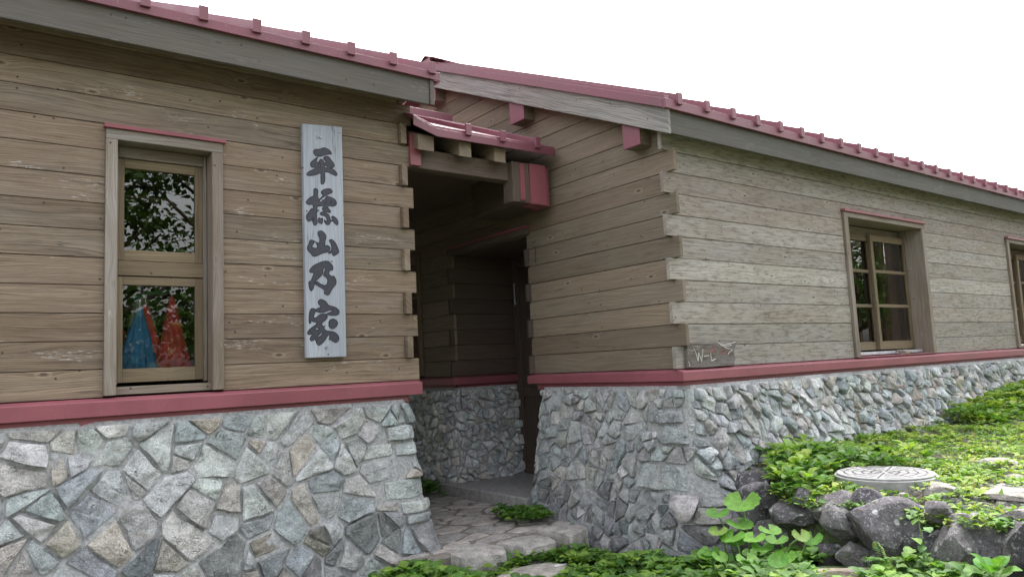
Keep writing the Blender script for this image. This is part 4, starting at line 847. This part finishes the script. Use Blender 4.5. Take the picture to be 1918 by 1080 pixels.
# pebbles of the bare terrace edge: uncountable
pb = MB(); rg = random.Random(77)
for i in range(420):
    x, y = rg.uniform(4.05, 4.85), rg.uniform(1.15, 2.2); s = rg.uniform(.012, .04)*(1 if rg.random() < .85 else 1.7); z = float(H(x, y)); c = rg.uniform(.18, .42); th = rg.uniform(0, 6)
    V = []
    for j in range(6):
        a = th+j*math.pi/3; q = rg.uniform(.7, 1.1); V.append((x+math.cos(a)*s*q, y+math.sin(a)*s*q*.8, z-.01))
    V += [(x+(p[0]-x)*.75, y+(p[1]-y)*.75, z+s*rg.uniform(.25, .5)) for p in V]
    pb.idx([Vector(p) for p in V], [(j, (j+1) % 6, 6+(j+1) % 6, 6+j) for j in range(6)]+[tuple(range(6, 12))], (c, c*.95, c*.93))
tag(pb.build('gravel', M['boulder'], None), 'scattered pale pebbles on the bare terrace edge', 'gravel', kind='stuff')

# manhole
mh = empty('manhole_cover', 'round grey concrete manhole cover with rings and spokes, set in weeds', 'manhole', (4.60, 2.33, -.83))
def disc(mb, c, r, z0, z1, n=64, col=(.5, .5, .5)):
    V = [Vector((c[0]+math.cos(2*math.pi*i/n)*r, c[1]+math.sin(2*math.pi*i/n)*r, z)) for z in (z0, z1) for i in range(n)]
    mb.idx(V, [(i, (i+1) % n, n+(i+1) % n, n+i) for i in range(n)]+[tuple(range(n, 2*n)), tuple(range(n))[::-1]], col)
MC = (4.60, 2.33); MZ = -.752
b = MB(); disc(b, MC, .288, -.93, MZ-.012); put(b.build('collar', M['cover'], None, .004), mh)
b = MB(); disc(b, MC, .274, MZ-.0118, MZ); put(b.build('cover', M['cover'], None, .003), mh)
b = MB()
for i in range(8):
    a = math.pi*i/8*2+.3; b.idx([Vector((MC[0]+math.cos(a)*r+s*math.sin(a)*.0055, MC[1]+math.sin(a)*r-s*math.cos(a)*.0055, MZ+.0012)) for r, s in ((.02, -1), (.255, -1), (.255, 1), (.02, 1))], [(0, 1, 2, 3)], (.5, .5, .5))
for r0 in (.08, .13, .18, .23):
    for q in range(8):
        a0 = math.pi*q/4+.3+.12; a1 = a0+math.pi/4-.24; n = 8
        V = [Vector((MC[0]+math.cos(a0+(a1-a0)*i/n)*r, MC[1]+math.sin(a0+(a1-a0)*i/n)*r, MZ+.0012)) for r in (r0-.0055, r0+.0055) for i in range(n+1)]
        b.idx(V, [(i, i+1, n+2+i, n+1+i) for i in range(n)], (.5, .5, .5))
put(b.build('groove_pattern', M['groove'], None), mh)

# log at the bottom edge
b = MB(); V = []; n = 20; A = Vector((3.535, 2.245, -1.135)); B = Vector((3.86, 1.985, -1.150))
pts = [A.lerp(B, t/12) for t in range(13)]; d = (B-A).normalized(); a_ = Vector((0, 0, 1)); c_ = d.cross(a_)
for j, p in enumerate(pts):
    for i in range(n):
        th = 2*math.pi*i/n; r = .036*(1+.10*math.sin(3*th+j*.2)+.08*noise.noise(Vector((j*.5, i*.9, 2)))); V.append(p+(a_*math.cos(th)+c_*math.sin(th))*r)
b.idx(V, [(j*n+i, (j+1)*n+i, (j+1)*n+(i+1) % n, j*n+(i+1) % n) for j in range(12) for i in range(n)]+[tuple(range(n)), tuple(12*n+i for i in range(n))[::-1]], (.4, .4, .6), lambda p: ((p-A).dot(d), p[2]+(p-A).dot(c_)))
tag(b.build('log', M['log'], None, smooth=False), 'weathered pale log lying at the foot of the boulders, bottom edge', 'log')

# ================================================================== PLANTS
def leaf_tpl(kind):
    if kind == 'ovate': rows = [(-.45, .012, -.10), (.0, .03, .02), (.18, .26, .07), (.45, .36, .10), (.75, .24, .05), (1., .01, -.06)]
    elif kind == 'small': rows = [(0., .05, 0.), (.4, .30, .10), (1., .01, .0)]
    elif kind == 'lance': rows = [(0., .03, 0.), (.3, .15, .10), (.65, .12, .12), (1., .005, .02)]
    elif kind == 'round': rows = [(-.3, .015, -.05), (-.02, .05, 0.), (.10, .38, .03), (.4, .50, .06), (.72, .40, .04), (1., .06, -.05)]
    V = []; UV = []
    for t, wd, z in rows:
        for s in (-1, 0, 1): V.append((t, s*wd, z+(abs(s)*wd*.28))); UV.append((max(t, 0), .5+s*.5))
    F = []
    for i in range(len(rows)-1):
        for s in (0, 1): F.append((i*3+s, i*3+s+1, (i+1)*3+s+1, (i+1)*3+s))
    return np.array(V), np.array(F), np.array(UV)
def leaves(name, items, kind, parent=None):
    """items: rows of x y z yaw pitch roll scale r g b"""
    A = np.array(items, float); V, F, UV = leaf_tpl(kind); n = len(A)
    cy, sy, cp, sp, cr, sr = np.cos(A[:, 3]), np.sin(A[:, 3]), np.cos(A[:, 4]), np.sin(A[:, 4]), np.cos(A[:, 5]), np.sin(A[:, 5])
    X_ = V[None, :, 0]; Y_ = V[None, :, 1]; Z_ = V[None, :, 2]; c = lambda a: a[:, None]
    y1 = Y_*c(cr)-Z_*c(sr); z1 = Y_*c(sr)+Z_*c(cr); x2 = X_*c(cp)-z1*c(sp); z2 = X_*c(sp)+z1*c(cp); x3 = x2*c(cy)-y1*c(sy); y3 = x2*c(sy)+y1*c(cy)
    P = np.stack([x3*c(A[:, 6])+c(A[:, 0]), y3*c(A[:, 6])+c(A[:, 1]), z2*c(A[:, 6])+c(A[:, 2])], -1).reshape(-1, 3)
    FF = (F[None]+(np.arange(n)*len(V))[:, None, None]).reshape(-1, 4); col = np.repeat(A[:, 7:10], len(F), 0); uv = np.tile(UV[F].reshape(-1, 2), (n, 1))
    return arr_mesh(name, P, FF, col, uv, M['leaf'], parent)
GREENS = [(.085, .19, .035), (.11, .24, .04), (.065, .15, .035), (.15, .28, .045), (.20, .32, .055), (.10, .19, .055)]
YEL = [(.28, .38, .06), (.22, .34, .05), (.16, .29, .045), (.33, .40, .09), (.13, .24, .04)]
def rosette(L, rg, x, y, z, size, pal, nmin=4, nmax=8, up=(.1, .9)):
    th = rg.uniform(0, 6.28); n = rg.randint(nmin, nmax); c0 = rg.choice(pal)
    for i in range(n):
        yaw = th+i*6.283/n+rg.uniform(-.35, .35); k = rg.uniform(.75, 1.2); s = size*rg.uniform(.65, 1.15); pit = rg.uniform(*up)
        L.append((x+math.cos(yaw)*s*.42*math.cos(pit), y+math.sin(yaw)*s*.42*math.cos(pit), z+s*.45*math.sin(pit)+.01, yaw, pit*.55, rg.uniform(-.35, .35), s, c0[0]*k, c0[1]*k, c0[2]*k))
def inside(x, y, boxes):
    return any(a < x < b and c < y < d for a, b, c, d in boxes)
rg = random.Random(5)
L = []
for _ in range(2900):      # weeds below the step and up to the boulders
    x, y = rg.uniform(2.35, 4.0), rg.uniform(1.5, 4.62)
    if ((x-3.27)/.34)**2+((y-4.17)/.22)**2 < 1 or ((x-3.72)/.20)**2+((y-4.0)/.10)**2 < 1: continue
    if y > 4.46 and x > 2.9: continue
    if x > 3.93-max(0, y-3.9)*.0 and y > 3.4: continue
    if 3.42 < x < 3.9 and 1.9 < y < 2.32 : continue
    z = float(H(x, y)); s = rg.uniform(.05, .10)
    lift = .10; s *= 1.1
    if 2.7 < x < 3.95 and y > 3.75: lift = .05; s *= .85
    if x < 3.75 and 3.3 < y <= 3.95: lift = .04; s *= .85
    if x > 2.9 and y < 3.15: s *= .70; lift = .05
    if x+y*.8 < 4.7: continue
    rosette(L, rg, x, y, z+rg.uniform(0, lift), s, GREENS)
for _ in range(60):
    rosette(L, rg, rg.uniform(1.9, 2.6), rg.uniform(4.35, 4.75), -1.46+rg.uniform(0, .05), rg.uniform(.06, .10), GREENS, up=(.4, 1.2))
tag(leaves('weeds', L, 'ovate'), 'broad-leaved green weeds growing below the step and along the plinth', 'weeds', kind='stuff')
L = []
for _ in range(70): rosette(L, rg, rg.uniform(3.86, 4.13), rg.uniform(4.95, 5.45), -1.31+rg.uniform(0, .05), rg.uniform(.05, .08), GREENS)
tag(leaves('weeds', L, 'ovate'), 'leafy clump at the foot of the gable plinth beside the landing', 'weeds', kind='stuff')
L = []
for _ in range(130):
    x, y = rg.uniform(3.35, 4.22), rg.uniform(6.75, 7.6); rosette(L, rg, x, y, -1.32+rg.uniform(0, .12), rg.uniform(.05, .09), GREENS[:3], up=(.3, 1.2))
tag(leaves('weeds', L, 'ovate'), 'dark shaded weeds at the back of the passage by the stone base', 'weeds', kind='stuff')
# terrace cover
L = []; S = []
def ok(x, y):
    if (x-MC[0])**2+(y-MC[1])**2 < .30**2: return False
    return y < 3.56 and x > 4.06+.88*float(sst(y, 2.62, 3.5))
for _ in range(3600):
    x = 4.06+8.4*rg.random()**1.6; y = rg.uniform(.7, 3.62)
    if not ok(x, y): continue
    bare = (x < 4.95 and y < 2.15)
    if bare and rg.random() < .62: continue
    near = (y > 2.7 and x < 5.2); s = rg.uniform(.045, .085) if near else rg.uniform(.028, .055)
    if y > 3.3: s *= 1.35
    rosette(L if (near or rg.random() < .5) else S, rg, x, y, float(H(x, y))+rg.uniform(0, .02 if not near else .06), s, GREENS if near else YEL, up=(.1, .8))
for _ in range(260):
    x = rg.uniform(4.04, 5.5); y = rg.uniform(2.45, 3.5)
    if ok(x, y): rosette(L, rg, x, y, float(H(x, y))+rg.uniform(.02, .10), rg.uniform(.05, .09), GREENS+YEL[:2], up=(.2, 1.1))
for _ in range(420):
    x = rg.uniform(8.2, 12.5); y = rg.uniform(3.0, 3.58); rosette(L, rg, x, y, float(H(x, y))+rg.uniform(0, .13)*(1 if y > 3.25 else .3), rg.uniform(.06, .10), GREENS[:2]+YEL, up=(.2, 1.2))
for _ in range(150):
    y = rg.uniform(1.2, 2.8); x = 3.98+rg.uniform(0, .16)+.88*float(sst(y, 2.62, 3.5)); rosette(L, rg, x, y, float(H(x+.12, y))+rg.uniform(-.02, .03), rg.uniform(.025, .055), YEL+GREENS[:2], up=(-.2, .7))
tag(leaves('ground_cover', L, 'ovate'), 'yellow-green broad-leaved ground cover over the raised terrace', 'ground cover', kind='stuff')
for _ in range(9000):
    x = 4.06+8*rg.random()**1.5; y = rg.uniform(.7, 3.6)
    if not ok(x, y) or (x < 4.9 and y < 2.1 and rg.random() < .7): continue
    c = rg.choice(YEL+GREENS[:2]); k = rg.uniform(.7, 1.2); S.append((x, y, float(H(x, y))+rg.uniform(.0, .03), rg.uniform(0, 6.28), rg.uniform(.1, 1.2), rg.uniform(-.6, .6), rg.uniform(.018, .042), c[0]*k, c[1]*k, c[2]*k))
for _ in range(260):
    x = 4.06+5*rg.random()**1.5; y = rg.uniform(.8, 3.5)
    if ok(x, y): c = rg.choice([(.30, .17, .07), (.38, .30, .12), (.22, .12, .06)]); S.append((x, y, float(H(x, y))+.02, rg.uniform(0, 6.28), rg.uniform(-.1, .3), rg.uniform(-.5, .5), rg.uniform(.03, .055), *c))
tag(leaves('small_weeds', S, 'small'), 'fine low weeds and clover filling between the larger terrace leaves', 'weeds', kind='stuff')
L = []
for _ in range(900):
    x = 4.1+8*rg.random()**1.4; y = rg.uniform(.7, 3.6)
    if not ok(x, y): continue
    c = rg.choice([(.16, .26, .06), (.22, .30, .09), (.30, .28, .12)]); L.append((x, y, float(H(x, y)), rg.uniform(0, 6.28), rg.uniform(.9, 1.5), rg.uniform(-.6, .6), rg.uniform(.03, .08), *c))
V_, _, _ = leaf_tpl('lance')
go_ = leaves('grass', [(a, b_, c, d, e, f, g*1., r1, g1, b1) for a, b_, c, d, e, f, g, r1, g1, b1 in L], 'lance'); tag(go_, 'thin grass blades standing up through the terrace weeds', 'grass', kind='stuff')

# big kidney-leaved plant at the plinth corner
bp_ = empty('butterbur', 'big round-leaved bright green plant at the plinth corner', 'plant', (3.58, 2.62, float(H(3.58, 2.62))))
def round_leaf(c, r, yaw, tilt, seed, col):
    rg = random.Random(seed); n = 36; V = [Vector((0, 0, -.12*r))]; R_ = []
    for ring, rr in ((1, .35), (2, .7), (3, 1.)):
        for i in range(n):
            th = -2.75+5.5*i/(n-1); k = rr*(1-.0*abs(th)); lob = 1+.10*math.cos(th)-.04
            jag = (1+.035*math.sin(13*th+seed)+.025*math.sin(29*th)) if ring == 3 else 1
            p = Vector((math.cos(th)*k*r*lob*jag, math.sin(th)*k*r*1.08*jag, r*(-.10+.16*rr*rr*(.75+.14*math.sin(th*2+seed)+.05*math.sin(th*5)))))
            V.append(p)
    F = [(0, 1+i, 2+i) for i in range(n-1)]+[(1+j*n+i, 1+(j+1)*n+i, 2+(j+1)*n+i, 2+j*n+i) for j in range(2) for i in range(n-1)]
    rot = Matrix.Rotation(yaw, 3, 'Z') @ Matrix.Rotation(tilt, 3, 'Y')
    b = MB(); b.idx([c+rot @ v for v in V], F, col)
    # uv: angle round the leaf gives the radiating veins
    b.uv = []
    for f in F:
        for k in f:
            v = V[k]; th = math.atan2(v.y, v.x); b.uv.append((th*.42, .5+.5*(v.length/r)))
    return b
rb2 = random.Random(31)
for _ in range(16): BIGLEAVES.append([3.52+rb2.uniform(-.22, .20), 2.52+rb2.uniform(-.26, .26), -1.08+rb2.uniform(-.10, .07), rb2.uniform(.07, .11)])
for i, (x, y, z, w_) in enumerate(BIGLEAVES):
    k = rng.uniform(.85, 1.15); c = rng.choice([(.07, .20, .02), (.09, .235, .022), (.12, .28, .03)]); c = tuple(q*k for q in c)
    if i in (2, 8): c = (.17, .27, .05)
    cpos = Vector((x, y, z)); yaw = math.atan2(-y, -x)+rng.uniform(-.7, .7); tl = rng.uniform(.25, .75) if i else .5
    put(round_leaf(cpos, w_*.56, yaw, tl, i+3, c).build('leaf', M['leaf'], None, smooth=True), bp_)
    gx, gy = 3.60+rng.uniform(-.08, .08)+(x-3.6)*.5, 2.62+rng.uniform(-.1, .1)+(y-2.62)*.5; s = MB(); g0 = Vector((gx, gy, float(H(gx, gy))-.01)); mid = g0.lerp(cpos, .55)+Vector((0, 0, .05))
    tube(s, [g0, mid, cpos+Vector((0, 0, -.012*1))], [.007, .006, .004], n=6); put(s.build('stem', M['stem'], None, smooth=True), bp_)
# fern
fe = empty('fern', 'small bright fern with feathery fronds hanging between the dark boulders', 'fern', (3.80, 1.98, -1.10))
def frond(base, tip, up, n, ln, col):
    A, B = Vector(base), Vector(tip); L = []; d = (B-A); yaw = math.atan2(d.y, d.x)
    for i in range(n):
        t = (i+1)/(n+1); p = A.lerp(B, t)+Vector((0, 0, up*math.sin(math.pi*t))); l = ln*math.sin(math.pi*min(1, t*.85+.18))
        for s in (-1, 1): L.append((p.x, p.y, p.z, yaw+s*1.15, rng.uniform(-.25, .05), 0, l, *[c*rng.uniform(.85, 1.15) for c in col]))
    return L
cam_ax = Vector((-.15, -.1, 0))
for tip, col, ln in (((3.70, 1.965, -.945), (.16, .30, .05), .035), ((3.66, 2.03, -1.06), (.10, .22, .04), .045), ((3.66, 1.93, -1.10), (.11, .24, .04), .045), ((3.70, 1.87, -1.03), (.12, .25, .045), .04), ((3.64, 2.0, -1.12), (.09, .20, .04), .045), ((3.62, 1.95, -1.03), (.12, .26, .05), .045)):
    put(leaves('frond', frond((3.80, 1.97, -1.09), tip, .03, 16, ln, col), 'lance'), fe)
# climbing stem with heart leaves
vi = empty('climbing_plant', 'thin climbing stem with pale heart-shaped leaves over the upright boulder', 'plant', (3.80, 1.76, -1.13))
vp = [(3.80, 1.765, -1.13), (3.80, 1.775, -1.03), (3.83, 1.79, -.95), (3.87, 1.815, -.88), (3.90, 1.83, -.83)]
s = MB(); tube(s, vp, [.004, .004, .0035, .003, .002]); put(s.build('stem', M['stem'], None), vi)
L = []
for (x, y, z, sc) in ((3.80, 1.82, -.93, .055), (3.80, 1.77, -.96, .045), (3.82, 1.83, -.99, .06), (3.80, 1.75, -.99, .04), (3.88, 1.82, -.855, .045), (3.87, 1.78, -.885, .045), (3.91, 1.84, -.82, .04), (3.89, 1.86, -.84, .04), (3.86, 1.80, -.90, .04)):
    c = rng.choice([(.14, .27, .08), (.20, .34, .08), (.10, .20, .07)]); L.append((x, y, z, math.atan2(-y, -x)+rng.uniform(-.9, .9), rng.uniform(-.5, .1), rng.uniform(-.3, .3), sc, *c))
put(leaves('foliage', L, 'round'), vi)
# sprout bottom right, round leaves beside it
for nm, lab, (x, y, z), n, sz, kd, cc in (('sprout', 'upright seedling with broad pointed leaves in front of the right-hand boulders', (3.74, 1.455, -1.06), 8, .095, 'round', (.10, .23, .04)), ('low_plant', 'dull bluish-green rounded leaves at the foot of the upright boulder', (3.77, 1.72, -1.13), 8, .075, 'round', (.08, .17, .08))):
    e = empty(nm, lab, 'plant', (x, y, z)); L = []
    for i in range(n):
        th = i*2.4; pt = .25+.75*(i/n); L.append((x+math.cos(th)*.03, y+math.sin(th)*.03, z+.02+.07*i/n, th, pt, rng.uniform(-.2, .2), sz*(1.1-.5*i/n), *[q*rng.uniform(.85, 1.2) for q in cc]))
    put(leaves('foliage', L, kd), e); s = MB(); tube(s, [(x, y, z-.06), (x, y, z+.08)], .004); put(s.build('stem', M['stem'], None), e)
# dry stalks against the long plinth
ds = MB(); rg = random.Random(8)
for cx_ in (5.62, 6.72):
    for i in range(26):
        x = cx_+rg.uniform(-.09, .09); zt_ = -.52+rg.uniform(-.1, .1); tube(ds, [(x, 3.56, -.84), (x+rg.uniform(-.05, .05), 3.57, zt_)], [.0022, .0012], n=3)
tag(ds.build('dry_grass', simple('straw', (.34, .25, .16), .9), None), 'two dead brown grass tufts against the long stone plinth', 'dry grass', kind='stuff')

# ================================================================== TREES behind the photographer (seen in the panes)
def make_tree(seed, hgt):
    rg = random.Random(seed); root = empty('broadleaf_tree', 'tree', 'tree')
    t = MB(); P = [(0, 0, -.3), (.05, .02, hgt*.25), (-.06, .08, hgt*.5), (.05, -.05, hgt*.75)]; tube(t, P, [.20, .16, .11, .05], n=10); cl = []
    for i in range(17):
        a = rg.uniform(0, 6.28); z0 = hgt*rg.uniform(.07, .72); r = rg.uniform(.9, 2.1)*(1-.35*z0/hgt); e = (math.cos(a)*r, math.sin(a)*r, z0+rg.uniform(.3, 1.2)); tube(t, [(0, 0, z0), (e[0]*.5, e[1]*.5, z0+.35), e], [.06, .04, .015], n=5); cl.append(e); cl.append((e[0]*.55, e[1]*.55, e[2]+.2))
    t.build('trunk', M['bark'], root)
    for _ in range(11): cl.append((rg.gauss(0, .8), rg.gauss(0, .8), hgt*rg.uniform(.7, .98)))
    L = []
    for (x, y, z) in cl:
        for _ in range(85):
            q = Vector((rg.gauss(0, .27), rg.gauss(0, .27), rg.gauss(0, .2))); c = rg.choice([(.05, .10, .02), (.07, .13, .03), (.04, .08, .02)])
            L.append((x+q.x, y+q.y, z+q.z, rg.uniform(0, 6.28), rg.uniform(-.9, .9), rg.uniform(-.9, .9), rg.uniform(.13, .21), *c))
    leaves('crown', L, 'small', root); return root
t0 = make_tree(4, 7.2)
spots = [(2.2, -5.8, 1.1, 'tree standing straight behind the photographer'), (-.6, -8.0, 1.1, 'tree behind the photographer, nearer the left'), (6.4, -7.6, 1.05, 'tree behind the photographer, toward the right'), (13.9, -1.6, .85, 'tree across from the nearer long-side window'), (17.6, -1.4, .95, 'tree across from the farther long-side window'), (22.0, -2.8, 1.15, 'tallest tree far beyond the terrace'), (10.0, -9.5, 1.1, 'tree far behind, between the two window views'), (1.4, -7.4, 1.15, 'dense tree close behind the one straight behind the photographer'), (4.9, -6.0, 1.1, 'tree in the second row behind the photographer')]
for i, (x, y, s, lab) in enumerate(spots):
    o = t0 if i == 0 else t0.copy()
    if i:
        C.collection.objects.link(o)
        for ch in t0.children:
            c = ch.copy(); C.collection.objects.link(c); c.parent = o
    o.location = (x, y, float(H(x, y))); o.rotation_euler = (0, 0, i*1.7); o.scale = (s, s, s); o['label'] = lab; o['group'] = 'trees behind the photographer'
bpy.context.view_layer.update()
